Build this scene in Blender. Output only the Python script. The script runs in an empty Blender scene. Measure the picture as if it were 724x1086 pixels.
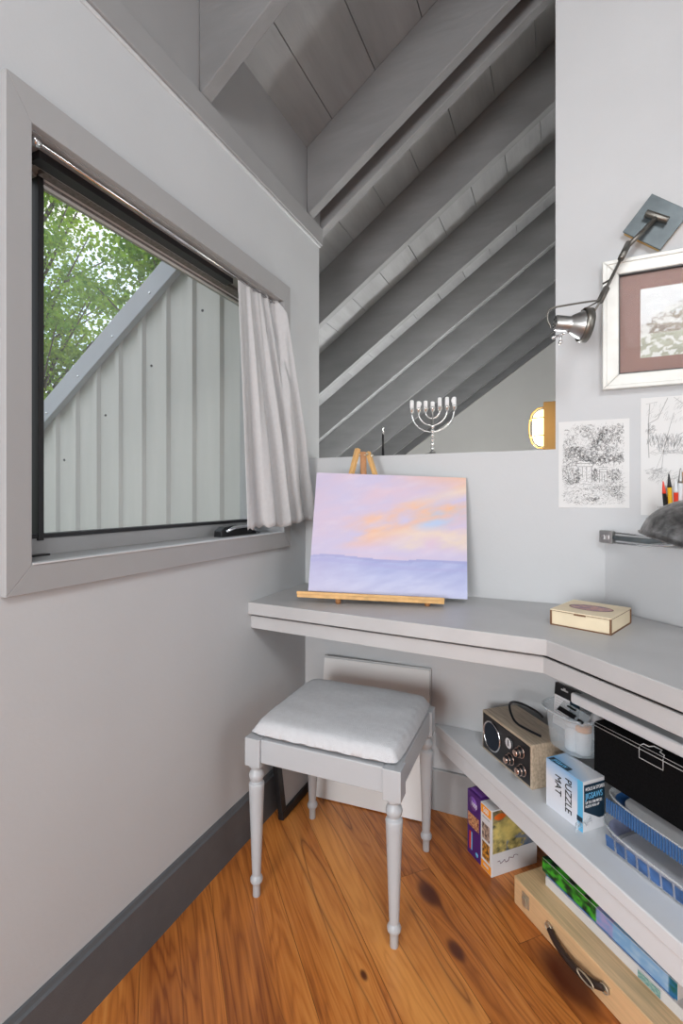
import bpy, math, random
from mathutils import Vector, Matrix, noise
random.seed(7)
SC = bpy.context.scene
COL = SC.collection
PI = math.pi

# ------------------------------------------------------------ camera
H = 1.095
cam = bpy.data.cameras.new('camera'); co = bpy.data.objects.new('camera', cam); COL.objects.link(co)
cam.sensor_fit = 'HORIZONTAL'; cam.sensor_width = 36.0; cam.lens = 36 * 514 / 724
cam.shift_y = -16 / 724; cam.clip_start = 0.02
co.location = (0, 0, H); co.rotation_euler = (PI / 2, 0, math.atan(232 / 514))
SC.camera = co
SC.view_settings.view_transform = 'Standard'; SC.view_settings.look = 'None'
SC.view_settings.gamma = 1; SC.view_settings.use_curve_mapping = False
SC.view_settings.exposure = 0.0

# ------------------------------------------------------------ sky, sun, room lights and added fills
w = bpy.data.worlds.new('sky'); SC.world = w; w.use_nodes = True
nt = w.node_tree; nt.nodes.clear()
out = nt.nodes.new('ShaderNodeOutputWorld'); bg = nt.nodes.new('ShaderNodeBackground')
tc = nt.nodes.new('ShaderNodeTexCoord'); no = nt.nodes.new('ShaderNodeTexNoise'); cr = nt.nodes.new('ShaderNodeValToRGB')
no.inputs['Scale'].default_value = 2.2; no.inputs['Detail'].default_value = 6
cr.color_ramp.elements[0].position = .42; cr.color_ramp.elements[0].color = (.62, .80, 1, 1)
cr.color_ramp.elements[1].position = .56; cr.color_ramp.elements[1].color = (1, 1, 1, 1)
nt.links.new(tc.outputs['Generated'], no.inputs['Vector']); nt.links.new(no.outputs['Fac'], cr.inputs[0])
nt.links.new(cr.outputs[0], bg.inputs[0]); nt.links.new(bg.outputs[0], out.inputs[0]); bg.inputs[1].default_value = 1.6

def lamp(name, kind, loc, energy, color=(1, 1, 1), size=.5, size_y=None, target=None, rot=None):
    l = bpy.data.lights.new(name, kind); o = bpy.data.objects.new(name, l); COL.objects.link(o)
    l.energy = energy; l.color = color; o.location = loc
    if kind == 'AREA':
        l.size = size
        if size_y: l.shape = 'RECTANGLE'; l.size_y = size_y
    elif kind == 'SUN': l.angle = size
    else: l.shadow_soft_size = size
    if target is not None:
        o.rotation_euler = (Vector(target) - Vector(loc)).to_track_quat('-Z', 'Y').to_euler()
    if rot: o.rotation_euler = rot
    return o
lamp('sun', 'SUN', (4, 9, 12), 4.0, (1, .97, .88), .05, target=(-1, 0, 0))
CW = (.965, .98, 1)
lamp('room_ceiling_light', 'AREA', (.75, -.9, 2.6), 31, CW, .7, .7, target=(-.3, 1.5, .9))
lamp('room_side_fill', 'AREA', (1.95, .1, 1.4), 14, CW, 1.2, 1.4, target=(-.7, 1.1, .7))  # added fill from the right; the side wall has no window
lamp('room_rear_fill', 'AREA', (-.45, -1.9, 1.05), 54, CW, .9, .9, target=(.1, 1.5, .45))  # unseen low fill added behind the camera to brighten the shelf area
lamp('next_room_light', 'POINT', (-.75, 3.35, .85), 95, (.97, .99, 1), .09)

# ------------------------------------------------------------ materials
def mat(name, col=(.5, .5, .5), rough=.6, metal=0, emit=None, estr=1, alpha=None, trans=0, ior=1.45, bump=0, bscale=60, vary=0, vscale=4, spec=None, coat=0, attr=None, stretch=None):
    m = bpy.data.materials.new(name); m.use_nodes = True
    n = m.node_tree; b = n.nodes['Principled BSDF']
    b.inputs['Base Color'].default_value = (*col, 1); b.inputs['Roughness'].default_value = rough
    b.inputs['Metallic'].default_value = metal; b.inputs['IOR'].default_value = ior
    if trans: b.inputs['Transmission Weight'].default_value = trans
    if coat: b.inputs['Coat Weight'].default_value = coat
    if spec is not None: b.inputs['Specular IOR Level'].default_value = spec
    if emit: b.inputs['Emission Color'].default_value = (*emit, 1); b.inputs['Emission Strength'].default_value = estr
    if alpha is not None: b.inputs['Alpha'].default_value = alpha
    src = None
    if attr:
        a = n.nodes.new('ShaderNodeVertexColor'); a.layer_name = attr; src = a.outputs[0]
        n.links.new(src, b.inputs['Base Color'])
    t = n.nodes.new('ShaderNodeTexCoord'); vec = t.outputs['Object']
    if stretch:
        mp = n.nodes.new('ShaderNodeMapping'); mp.inputs['Scale'].default_value = stretch
        n.links.new(vec, mp.inputs[0]); vec = mp.outputs[0]
    if vary:
        ns = n.nodes.new('ShaderNodeTexNoise'); ns.inputs['Scale'].default_value = vscale; ns.inputs['Detail'].default_value = 5
        n.links.new(vec, ns.inputs['Vector'])
        r = n.nodes.new('ShaderNodeMapRange'); r.inputs[1].default_value = .25; r.inputs[2].default_value = .75
        r.inputs[3].default_value = 1 - vary; r.inputs[4].default_value = 1 + vary
        n.links.new(ns.outputs['Fac'], r.inputs[0])
        mx = n.nodes.new('ShaderNodeVectorMath'); mx.operation = 'SCALE'
        if src: n.links.new(src, mx.inputs[0])
        else: mx.inputs[0].default_value = col
        n.links.new(r.outputs[0], mx.inputs['Scale']); n.links.new(mx.outputs[0], b.inputs['Base Color'])
    if bump:
        nb = n.nodes.new('ShaderNodeTexNoise'); nb.inputs['Scale'].default_value = bscale; nb.inputs['Detail'].default_value = 4
        n.links.new(vec, nb.inputs['Vector'])
        bp = n.nodes.new('ShaderNodeBump'); bp.inputs['Strength'].default_value = bump; bp.inputs['Distance'].default_value = .004
        n.links.new(nb.outputs['Fac'], bp.inputs['Height']); n.links.new(bp.outputs[0], b.inputs['Normal'])
    return m
g = lambda v: (v, v, v * 1.005)
M = dict(
    wall=mat('wall_paint', (.525, .54, .552), .75, bump=.08, bscale=90, vary=.03, vscale=3),
    backwall=mat('back_wall_paint', (.575, .585, .595), .7, bump=.08, bscale=90, vary=.03, vscale=3),
    trim=mat('trim_paint', g(.36), .45, bump=.06, bscale=50, vary=.03),
    plate=mat('beam_trim_paint', g(.30), .55, bump=.08, bscale=40, vary=.06),
    base=mat('baseboard_paint', (.100, .108, .116), .5, bump=.15, bscale=260, vary=.06, vscale=30),
    baseb=mat('pale_baseboard_paint', g(.42), .5, vary=.03),
    desk=mat('desk_paint', g(.485), .42, bump=.1, bscale=30, vary=.05, vscale=9),
    shelf=mat('shelf_paint', (.70, .725, .75), .45, bump=.05, bscale=30, vary=.03),
    rafter=mat('rafter_paint', g(.195), .62, bump=.35, bscale=14, vary=.12, vscale=4, stretch=(.8, 3, 3)),
    sheath=mat('ceiling_board_paint', g(.25), .62, bump=.4, bscale=20, vary=.14, vscale=5, stretch=(4, .6, 1)),
    farwall=mat('far_wall_paint', (.60, .59, .565), .8, vary=.02),
    stool=mat('stool_paint', (.47, .49, .51), .32, vary=.03, bump=.04),
    cushion=mat('cushion_cloth', (.63, .64, .66), .9, bump=.5, bscale=420, vary=.05, vscale=60),
    curtain=mat('curtain_cloth', (.54, .54, .545), .9, bump=.4, bscale=400, vary=.04, vscale=80),
    black=mat('black_metal', (.012, .012, .013), .35), blackwood=mat('black_wood', (.01, .01, .011), .4),
    chrome=mat('chrome', (.75, .75, .76), .16, 1), steel=mat('brushed_steel', (.42, .42, .41), .35, 1, vary=.15, vscale=40),
    bronze=mat('grey_bronze', (.20, .19, .17), .38, .9), platem=mat('patina_metal', (.12, .145, .155), .42, .35, vary=.25, vscale=20),
    brass=mat('brass', (.75, .50, .18), .35, .8), gasket=mat('gasket', (.02, .02, .022), .5),
    greystrip=mat('weather_strip', (.22, .21, .205), .9, bump=.8, bscale=300, vary=.3, vscale=120),
    white=mat('white_paint', (.78, .78, .77), .5), paper=mat('paper', (.74, .74, .73), .8, vary=.02),
    canvas=mat('primed_canvas', (.78, .775, .765), .85, bump=.3, bscale=500), card=mat('white_card', (.74, .75, .77), .5),
    wax=mat('candle_wax', (.9, .9, .9), .4), silver=mat('silver_metal', (.78, .78, .77), .22, 1, bump=.3, bscale=200),
    easel=mat('beech_wood', (.72, .43, .17), .45, vary=.18, vscale=6, stretch=(6, 40, 2)), easeld=mat('dark_beech', (.42, .19, .07), .45, vary=.2, vscale=8, stretch=(20, 20, 2)),
    ply=mat('plywood', (.80, .68, .48), .6, vary=.06, vscale=20), plydark=mat('burnt_edge', (.18, .09, .045), .7),
    casewood=mat('beech_case', (.72, .47, .25), .45, vary=.1, vscale=5, stretch=(2, 30, 30)), casetop=mat('ash_case_top', (.70, .50, .28), .5, vary=.22, vscale=4, stretch=(2, 45, 30)),
    leather=mat('dark_leather', (.035, .022, .018), .35), nickel=mat('nickel', (.60, .54, .42), .42, .7),
    radiow=mat('radio_wood', (.47, .38, .28), .5, vary=.3, vscale=5, stretch=(3, 35, 25)), radiob=mat('radio_face', (.018, .018, .02), .3),
    mesh=mat('speaker_cloth', (.012, .02, .035), .8, bump=.6, bscale=600), copper=mat('rose_metal', (.75, .55, .47), .25, 1),
    cable=mat('black_rubber', (.008, .009, .012), .4), foam=mat('black_fabric', (.006, .006, .0065), .95, bump=.4, bscale=300, vary=.5, vscale=200, spec=.1),
    seam=mat('pale_piping', (.62, .62, .62), .4), navy=mat('navy_print', (.008, .03, .055), .5), sky=mat('blue_print', (.16, .50, .80), .5),
    orange=mat('orange_print', (.95, .36, .03), .5), purple=mat('purple_print', (.075, .02, .17), .45), lilac=mat('lilac_print', (.22, .09, .42), .45),
    tub=mat('clear_tub', (.80, .90, .96), .22, alpha=.27, spec=.6), clear=mat('clear_plastic', (.88, .93, .96), .08, alpha=.22, spec=.9),
    glaze=mat('picture_glass', (1, 1, 1), .02, alpha=.05, spec=.3),
    glass=mat('window_glass', (.97, .99, 1), .0, alpha=.07, spec=.4), bluefilm=mat('blue_pack', (.05, .13, .33), .4, vary=.6, vscale=35),
    yellow=mat('yellow_paint', (.85, .48, .02), .4), red=mat('red_paint', (.75, .05, .02), .4), lime=mat('lime', (.45, .75, .03), .5),
    plum=mat('plum', (.12, .03, .07), .5), siding=mat('metal_siding', (.53, .505, .475), .5, .1, vary=.05, vscale=20, stretch=(1, 1, .1)),
    rake=mat('rake_flashing', (.36, .37, .40), .45, .1, vary=.05), bark=mat('bark', (.10, .085, .07), .9, bump=.6, bscale=20),
    col=mat('painted', attr='Col', rough=.6), print=mat('glossy_print', attr='Col', rough=.35), mount=mat('brown_mat', (.26, .13, .10), .7, vary=.08, vscale=12),
    framew=mat('silver_frame', (.74, .74, .70), .38, .1, vary=.06, vscale=30), ink=mat('pencil_graphite', (.19, .19, .19), .8),
    inkl=mat('soft_graphite', (.42, .42, .42), .8), lampglass=mat('lit_glass', (1, .85, .5), .4, emit=(1, .73, .30), estr=7.0),
    sconcew=mat('sconce_wood', (.34, .19, .05), .5, vary=.1), darkshade=mat('hammered_metal', (.20, .20, .20), .35, .85, vary=.6, vscale=55, bump=.6, bscale=90),
    ground=mat('grass_ground', (.08, .12, .04), .9, vary=.4))

# floor wood with grain running along object x (boards rotated by geometry), variation from a per-board colour attribute
def floor_mat():
    m = bpy.data.materials.new('pine_floor'); m.use_nodes = True; n = m.node_tree; b = n.nodes['Principled BSDF']
    N = lambda t, **k: (lambda x: ([setattr(x, a, v) for a, v in k.items()], x)[1])(n.nodes.new(t))
    Lk = n.links.new
    uv = N('ShaderNodeUVMap'); uv.uv_map = 'UVMap'     # u along board, v across, metres
    at = N('ShaderNodeVertexColor'); at.layer_name = 'Col'
    sep = N('ShaderNodeSeparateXYZ'); Lk(uv.outputs[0], sep.inputs[0])
    sc_ = N('ShaderNodeSeparateColor'); Lk(at.outputs[0], sc_.inputs[0])
    def mth(op, a, c=None, clamp=False):
        x = N('ShaderNodeMath', operation=op); x.use_clamp = clamp
        for i, v in enumerate((a, c)):
            if v is None: continue
            if isinstance(v, (int, float)): x.inputs[i].default_value = v
            else: Lk(v, x.inputs[i])
        return x.outputs[0]
    u, v = sep.outputs[0], sep.outputs[1]
    # knots bend the grain around them
    vv = v; dark = None
    for (ku, kv, r, st) in KNOTS:
        du = mth('MULTIPLY', mth('SUBTRACT', u, ku), .5 / r); dv = mth('MULTIPLY', mth('SUBTRACT', v, kv), 1 / r)
        d2 = mth('ADD', mth('MULTIPLY', du, du), mth('MULTIPLY', dv, dv))
        e = mth('POWER', 2.718, mth('MULTIPLY', d2, -.35))
        vv = mth('ADD', vv, mth('MULTIPLY', mth('MULTIPLY', dv, e), -r * .75))
        k = mth('POWER', 2.718, mth('MULTIPLY', mth('POWER', d2, 2.4), -1.1 * st))
        dark = k if dark is None else mth('MAXIMUM', dark, k)
    cv = N('ShaderNodeCombineXYZ'); Lk(mth('MULTIPLY', u, 1.0), cv.inputs[0]); Lk(mth('MULTIPLY', vv, 7.5), cv.inputs[1]); Lk(mth('MULTIPLY', sc_.outputs[0], 37.0), cv.inputs[2])
    n1 = N('ShaderNodeTexNoise'); n1.inputs['Scale'].default_value = 1.5; n1.inputs['Detail'].default_value = 3; n1.inputs['Distortion'].default_value = .4; Lk(cv.outputs[0], n1.inputs['Vector'])
    wv = mth('SINE', mth('MULTIPLY', n1.outputs['Fac'], 78.0))
    wv = mth('MULTIPLY', mth('ADD', wv, 1), .5)
    cv2 = N('ShaderNodeCombineXYZ'); Lk(mth('MULTIPLY', u, 3.0), cv2.inputs[0]); Lk(mth('MULTIPLY', vv, 210), cv2.inputs[1]); Lk(sc_.outputs[0], cv2.inputs[2])
    n2 = N('ShaderNodeTexNoise'); n2.inputs['Scale'].default_value = 1; n2.inputs['Detail'].default_value = 2; Lk(cv2.outputs[0], n2.inputs['Vector'])
    n3 = N('ShaderNodeTexNoise'); n3.inputs['Scale'].default_value = 1.1; n3.inputs['Detail'].default_value = 4; Lk(cv.outputs[0], n3.inputs['Vector'])
    ramp = N('ShaderNodeValToRGB'); e = ramp.color_ramp.elements
    e[0].position = 0; e[0].color = (.24, .062, .013, 1); e[1].position = 1; e[1].color = (.80, .34, .085, 1)
    x = ramp.color_ramp.elements.new(.45); x.color = (.56, .185, .036, 1)
    fac = mth('ADD', mth('MULTIPLY', mth('POWER', wv, .5), .24), mth('ADD', mth('MULTIPLY', mth('SUBTRACT', n2.outputs['Fac'], .2), .50), mth('MULTIPLY', mth('SUBTRACT', n3.outputs['Fac'], .5), 1.6)))
    fac = mth('ADD', fac, mth('MULTIPLY', mth('SUBTRACT', sc_.outputs[1], .5), .45)); fac = mth('ADD', fac, .17)
    Lk(fac, ramp.inputs[0])
    # a few dark resin streaks
    cv3 = N('ShaderNodeCombineXYZ'); Lk(mth('MULTIPLY', u, .9), cv3.inputs[0]); Lk(mth('MULTIPLY', vv, 13), cv3.inputs[1]); Lk(mth('MULTIPLY', sc_.outputs[0], 11), cv3.inputs[2])
    n4 = N('ShaderNodeTexNoise'); n4.inputs['Scale'].default_value = 1; n4.inputs['Detail'].default_value = 1; Lk(cv3.outputs[0], n4.inputs['Vector'])
    st_ = mth('POWER', 2.718, mth('MULTIPLY', mth('ABSOLUTE', mth('SUBTRACT', n4.outputs['Fac'], .56)), -110))
    mx = N('ShaderNodeMix', data_type='RGBA'); Lk(mth('MULTIPLY', st_, .72), mx.inputs[0]); Lk(ramp.outputs[0], mx.inputs[6]); mx.inputs[7].default_value = (.13, .030, .010, 1)
    wob = mth('MULTIPLY', mth('SUBTRACT', n1.outputs['Fac'], .5), .05)
    for s0, sl, k_ in ((.414, .06, 420), (.551, .05, 700), (.232, .05, 800)):
        dl_ = mth('ABSOLUTE', mth('SUBTRACT', mth('ADD', v, wob), mth('ADD', mth('MULTIPLY', u, sl), s0 + sl * 1.22)))
        dark = mth('MAXIMUM', dark, mth('MULTIPLY', mth('POWER', 2.718, mth('MULTIPLY', dl_, -k_)), .62))
    mk = N('ShaderNodeMix', data_type='RGBA'); Lk(mth('MULTIPLY', dark, .93, True), mk.inputs[0]); Lk(mx.outputs[2], mk.inputs[6]); mk.inputs[7].default_value = (.085, .018, .009, 1)
    Lk(mk.outputs[2], b.inputs['Base Color'])
    b.inputs['Roughness'].default_value = .34; b.inputs['Coat Weight'].default_value = .15; b.inputs['Coat Roughness'].default_value = .2
    bp = N('ShaderNodeBump'); bp.inputs['Strength'].default_value = .12; bp.inputs['Distance'].default_value = .002; Lk(n2.outputs['Fac'], bp.inputs['Height']); Lk(bp.outputs[0], b.inputs['Normal'])
    return m
KNOTS = [(-1.165, .697, .024, 1.0), (-.997, .672, .017, 1.2), (-.850, .872, .038, .45), (-1.02, .44, .008, 1.5)]
M['floor'] = floor_mat()
def leaf_mat(name, c):
    m = bpy.data.materials.new(name); m.use_nodes = True; n = m.node_tree; b = n.nodes['Principled BSDF']
    b.inputs['Roughness'].default_value = .6
    a = n.nodes.new('ShaderNodeVertexColor'); a.layer_name = 'Col'
    tr = n.nodes.new('ShaderNodeBsdfTranslucent'); ms = n.nodes.new('ShaderNodeMixShader'); ms.inputs[0].default_value = .5
    n.links.new(a.outputs[0], b.inputs['Base Color']); n.links.new(a.outputs[0], tr.inputs[0])
    o = n.nodes['Material Output']; n.links.new(b.outputs[0], ms.inputs[1]); n.links.new(tr.outputs[0], ms.inputs[2]); n.links.new(ms.outputs[0], o.inputs[0])
    return m
M['leaf'] = leaf_mat('leaves', (0, 0, 0))

# ------------------------------------------------------------ mesh helpers
class MB:
    def __init__(s): s.v = []; s.f = []; s.c = []; s.uv = []; s.sm = []
    def add(s, vs, fs, mtx=None, smooth=False):
        o = len(s.v)
        for p in vs:
            p = Vector(p); s.v.append(mtx @ p if mtx else p)
        for f in fs: s.f.append(tuple(i + o for i in f)); s.sm.append(smooth)
        return s
    def box(s, a, b, mtx=None):
        x0, x1 = sorted((a[0], b[0])); y0, y1 = sorted((a[1], b[1])); z0, z1 = sorted((a[2], b[2]))
        return s.add([(x0, y0, z0), (x1, y0, z0), (x1, y1, z0), (x0, y1, z0), (x0, y0, z1), (x1, y0, z1), (x1, y1, z1), (x0, y1, z1)],
                     [(0, 3, 2, 1), (4, 5, 6, 7), (0, 1, 5, 4), (1, 2, 6, 5), (2, 3, 7, 6), (3, 0, 4, 7)], mtx)
    def cbox(s, c, d, mtx=None):
        return s.box([c[i] - d[i] / 2 for i in range(3)], [c[i] + d[i] / 2 for i in range(3)], mtx)
    def prism(s, poly, z0, z1, axis='z', mtx=None):
        # poly counter-clockwise seen against the extrusion axis
        n = len(poly)
        def P(p, t): return (p[0], p[1], t) if axis == 'z' else ((p[0], t, p[1]) if axis == 'y' else (t, p[0], p[1]))
        vs = [P(p, z0) for p in poly] + [P(p, z1) for p in poly]
        fs = [tuple(range(n))[::-1], tuple(range(n, 2 * n))] + [(i, (i + 1) % n, n + (i + 1) % n, n + i) for i in range(n)]
        if axis == 'y': fs = [f[::-1] for f in fs]
        return s.add(vs, fs, mtx)
    def lathe(s, prof, n=24, mtx=None, cap=True, smooth=True):
        vs = []; fs = []
        for r, z in prof:
            for i in range(n): a = 2 * PI * i / n; vs.append((r * math.cos(a), r * math.sin(a), z))
        for j in range(len(prof) - 1):
            for i in range(n): k = (i + 1) % n; fs.append((j * n + i, j * n + k, (j + 1) * n + k, (j + 1) * n + i))
        if cap:
            fs.append(tuple(range(n))[::-1]); fs.append(tuple((len(prof) - 1) * n + i for i in range(n)))
        return s.add(vs, fs, mtx, smooth)
    def tube(s, pts, r, n=10, closed=False):
        pts = [Vector(p) for p in pts]; m = len(pts); rr = r if isinstance(r, (list, tuple)) else [r] * m
        vs = []; fs = []; up = None
        for i, p in enumerate(pts):
            if closed: t = pts[(i + 1) % m] - pts[i - 1]
            else: t = pts[min(i + 1, m - 1)] - pts[max(i - 1, 0)]
            t.normalize()
            if up is None: up = t.orthogonal().normalized()
            up = (up - t * up.dot(t)); up = up.normalized() if up.length > 1e-6 else t.orthogonal().normalized()
            q = t.cross(up)
            for k in range(n): a = 2 * PI * k / n; vs.append(p + (up * math.cos(a) + q * math.sin(a)) * rr[i])
        for i in range(m if closed else m - 1):
            j = (i + 1) % m
            for k in range(n): l = (k + 1) % n; fs.append((i * n + k, i * n + l, j * n + l, j * n + k))
        if not closed: fs.append(tuple(range(n))[::-1]); fs.append(tuple((m - 1) * n + k for k in range(n)))
        return s.add(vs, fs, None, True)
    def ball(s, c, r, n=12, sx=1, sy=1, sz=1):
        prof = [(max(1e-4, math.sin(PI * i / n)) * r, -math.cos(PI * i / n) * r) for i in range(n + 1)]
        return s.lathe(prof, 2 * n, Matrix.Translation(c) @ Matrix.Diagonal((sx, sy, sz, 1)))
    def build(s, name, m, parent=None, bevel=0, seg=2, colors=None, uvs=None, sub=0, kind=None, label=None):
        org = Vector((0, 0, 0))
        if parent is None:
            xs = [p.x for p in s.v]; ys = [p.y for p in s.v]; zs = [p.z for p in s.v]
            org = Vector(((min(xs) + max(xs)) / 2, (min(ys) + max(ys)) / 2, min(zs)))
        me = bpy.data.meshes.new(name); me.from_pydata([tuple(p - org) for p in s.v], [], s.f); me.update()
        me.polygons.foreach_set('use_smooth', s.sm)
        if colors:
            ca = me.color_attributes.new('Col', 'FLOAT_COLOR', 'POINT')
            for i, c in enumerate(colors): ca.data[i].color = (*c, 1)
        if uvs:
            ul = me.uv_layers.new(name='UVMap')
            for i, l in enumerate(me.loops): ul.data[i].uv = uvs[l.vertex_index]
        me.materials.append(M[m] if isinstance(m, str) else m)
        o = bpy.data.objects.new(name, me); COL.objects.link(o); o.location = org
        if parent: o.parent = parent
        if bevel:
            b = o.modifiers.new('bevel', 'BEVEL'); b.width = bevel; b.segments = seg; b.limit_method = 'ANGLE'; b.angle_limit = .6
        if sub:
            b = o.modifiers.new('sub', 'SUBSURF'); b.levels = sub; b.render_levels = sub
        if kind: o['kind'] = kind
        if label: o['label'] = label
        return o
def thing(name, label, cat, loc=(0, 0, 0), rz=0, group=None, kind=None, rot=None):
    o = bpy.data.objects.new(name, None); COL.objects.link(o); o.location = loc; o.rotation_euler = rot or (0, 0, rz); o.empty_display_size = .05
    if label: o['label'] = label
    if cat: o['category'] = cat
    if group: o['group'] = group
    if kind: o['kind'] = kind
    return o
def tag(o, label, cat, group=None):
    o['label'] = label; o['category'] = cat
    if group: o['group'] = group
    return o
def struct(o): o['kind'] = 'structure'; return o
def sheet(name, w_, h_, fn, parent, mtx, m='col', nx=120, ny=96, label=None):
    """flat painted panel in the local xz plane, facing -y; fn(u,v)->rgb with v=0 at the bottom"""
    mb = MB(); vs = []; cs = []; fs = []
    for j in range(ny + 1):
        for i in range(nx + 1):
            u, v = i / nx, j / ny; vs.append(((u - .5) * w_, 0, v * h_)); cs.append(fn(u, v))
    for j in range(ny):
        for i in range(nx): a = j * (nx + 1) + i; fs.append((a, a + 1, a + nx + 2, a + nx + 1))
    mb.add(vs, fs, mtx)
    return mb.build(name, m, parent, colors=cs, label=label)
def text(s_, size, m, parent, mtx, name='lettering', ext=.0004, sx=1, align='CENTER'):
    c = bpy.data.curves.new(name, 'FONT'); c.body = s_; c.size = size; c.extrude = ext; c.align_x = align; c.align_y = 'CENTER'
    t = bpy.data.objects.new(name, c); me = bpy.data.meshes.new_from_object(t); bpy.data.objects.remove(t)
    for v in me.vertices: v.co = mtx @ Vector((v.co.x * sx, v.co.y, v.co.z))
    me.materials.clear(); me.materials.append(M[m]); o = bpy.data.objects.new(name, me); COL.objects.link(o); o.parent = parent
    return o
def smooth(pts, k=3):
    pts = [Vector(p) for p in pts]
    for _ in range(k):
        n = [pts[0]]
        for i in range(len(pts) - 1): n += [pts[i] * .75 + pts[i + 1] * .25, pts[i] * .25 + pts[i + 1] * .75]
        pts = n + [pts[-1]]
    return pts
T = Matrix.Translation
def R_(a, ax): return Matrix.Rotation(a, 4, ax)
FRONT = R_(PI / 2, 'X')     # text facing -y
def mix(a, b, t): t = max(0, min(1, t)); return tuple(a[i] * (1 - t) + b[i] * t for i in range(3))
def srgb(r, g_, b): return tuple(((c / 255) / 12.92 if c / 255 < .04045 else ((c / 255 + .055) / 1.055) ** 2.4) for c in (r, g_, b))
def nz(x, y, z=0): return noise.noise(Vector((x, y, z)))
def fbm(x, y, z=0): return noise.fractal(Vector((x, y, z)), 1.0, 2.0, 5)

# ------------------------------------------------------------ setting
XL, YB = -.92, 1.69
SL = .70
def zs(x): return 2.485 + SL * (x - XL)      # underside of the roof boards
def zr(x): return 2.213 + SL * (x - XL)      # underside of the rafters
q2 = math.sqrt(.5)
def world_sl(s_, l_): return ((s_ + l_) * q2, (s_ - l_) * q2)
def clip(poly, f):
    r = []
    for i in range(len(poly)):
        a, b = poly[i], poly[(i + 1) % len(poly)]; fa, fb = f(a), f(b)
        if fa >= 0: r.append(a)
        if (fa >= 0) != (fb >= 0):
            t = fa / (fa - fb); r.append((a[0] + (b[0] - a[0]) * t, a[1] + (b[1] - a[1]) * t))
    return r
# floor: diagonal pine boards
mb = MB(); cs = []; uvs = []
seams = [-4.0 + .19 * i for i in range(20)] + [-.22, -.04, .136, .315, .475, .65, .748, .825, .905, 1.0, 1.1, 1.21, 1.31] + [1.42 + .15 * i for i in range(14)]
seams = [x for i, x in enumerate(seams) if not (i < 20 and x > -.3)]
rb = random.Random(3)
for i in range(len(seams) - 1):
    s0, s1 = seams[i] + .0006, seams[i + 1] - .0006
    if abs(seams[i] - .65) < .01: cuts = [-6, -1.245, 6]
    else: c0 = rb.uniform(-4.6, -3.2); cuts = [-6, c0, c0 + rb.uniform(.9, 1.6) + 2.2, 6]
    for j in range(len(cuts) - 1):
        l0, l1 = cuts[j] + .0006, cuts[j + 1] - .0006
        poly = [(s0, l0), (s1, l0), (s1, l1), (s0, l1)]
        for fn in (lambda p: world_sl(*p)[0] + .94, lambda p: 2.1 - world_sl(*p)[0], lambda p: world_sl(*p)[1] + 2.1, lambda p: 1.72 - world_sl(*p)[1]): 
            poly = clip(poly, fn) if len(poly) > 2 else poly
        if len(poly) < 3: continue
        rc = (rb.random(), rb.random(), 0)
        if abs(seams[i] - .136) < .01: rc = (.31, .55, 0)
        n0 = len(mb.v); P2 = [world_sl(*p) for p in poly]
        mb.add([(x, y, 0) for x, y in P2], [tuple(range(len(P2)))[::-1]])
        cs += [rc] * len(P2); uvs += [(p[1], p[0]) for p in poly]
struct(mb.build('floor', 'floor', colors=cs, uvs=uvs))
mb = MB(); mb.box((-1.06, -2.1, -.12), (2.1, 1.81, -.004)); struct(mb.build('subfloor', 'plydark'))
mb = MB(); mb.box((-3.0, 1.81, -.1), (.02, 6.05, 0)); struct(mb.build('floor_next_room', 'desk'))

# left wall with window opening
OY0, OY1, OZ0, OZ1 = .590, 1.500, .967, 1.797
mb = MB(); X0 = -1.08
mb.box((X0, -2.1, 0), (XL, OY0, 2.145)); mb.box((X0, OY1, 0), (XL, 1.81, 2.145))
mb.box((X0, OY0, 0), (XL, OY1, OZ0)); mb.box((X0, OY0, OZ1), (XL, OY1, 2.145))
struct(mb.build('wall_left', 'wall'))
# top plate trim + blocking
mb = MB(); mb.box((X0, -2.1, 2.147), (XL + .013, 1.82, 2.217)); struct(mb.build('trim_1', 'plate', bevel=.002))
mb = MB(); mb.box((XL - .01, -2.1, 2.137), (XL + .006, 1.815, 2.147)); struct(mb.build('trim_2', 'wall', bevel=.003))
mb = MB(); mb.prism([(XL - .06, 2.217), (XL, 2.217), (XL, zs(XL) - .001), (XL - .06, zs(XL - .06) - .001)], -2.1, 1.82, 'y'); struct(mb.build('trim_3', 'plate'))
# baseboards
mb = MB(); mb.prism([(XL, 0), (XL + .014, 0), (XL + .014, .128), (XL + .009, .132), (XL + .006, .141), (XL, .142)], -2.1, YB, 'y'); struct(mb.build('baseboard_left', 'base'))
mb = MB(); mb.box((XL + .014, YB - .012, 0), (.11, YB, .143)); struct(mb.build('baseboard_back', 'baseb', bevel=.002))
# back half wall, picture wall, angled wall
mb = MB(); mb.prism([(XL, 0), (2.1, 0), (2.1, zs(2.1)), (-.014, zs(-.014)), (-.014, 1.247), (XL, 1.247)], YB, YB + .12, 'y'); struct(mb.build('wall_back', 'backwall'))
mb = MB(); mb.prism([(.125, YB), (1.20, .615), (1.20, YB)], 0, .958, 'z'); struct(mb.build('wall_angled', 'backwall', bevel=.002))
mb = MB(); mb.box((2.1, -2.1, 0), (2.2, 1.81, 4.6)); struct(mb.build('wall_side', 'wall'))
mb = MB(); mb.box((-1.06, -2.2, 0), (2.2, -2.1, 4.6)); struct(mb.build('wall_rear', 'wall'))
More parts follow.
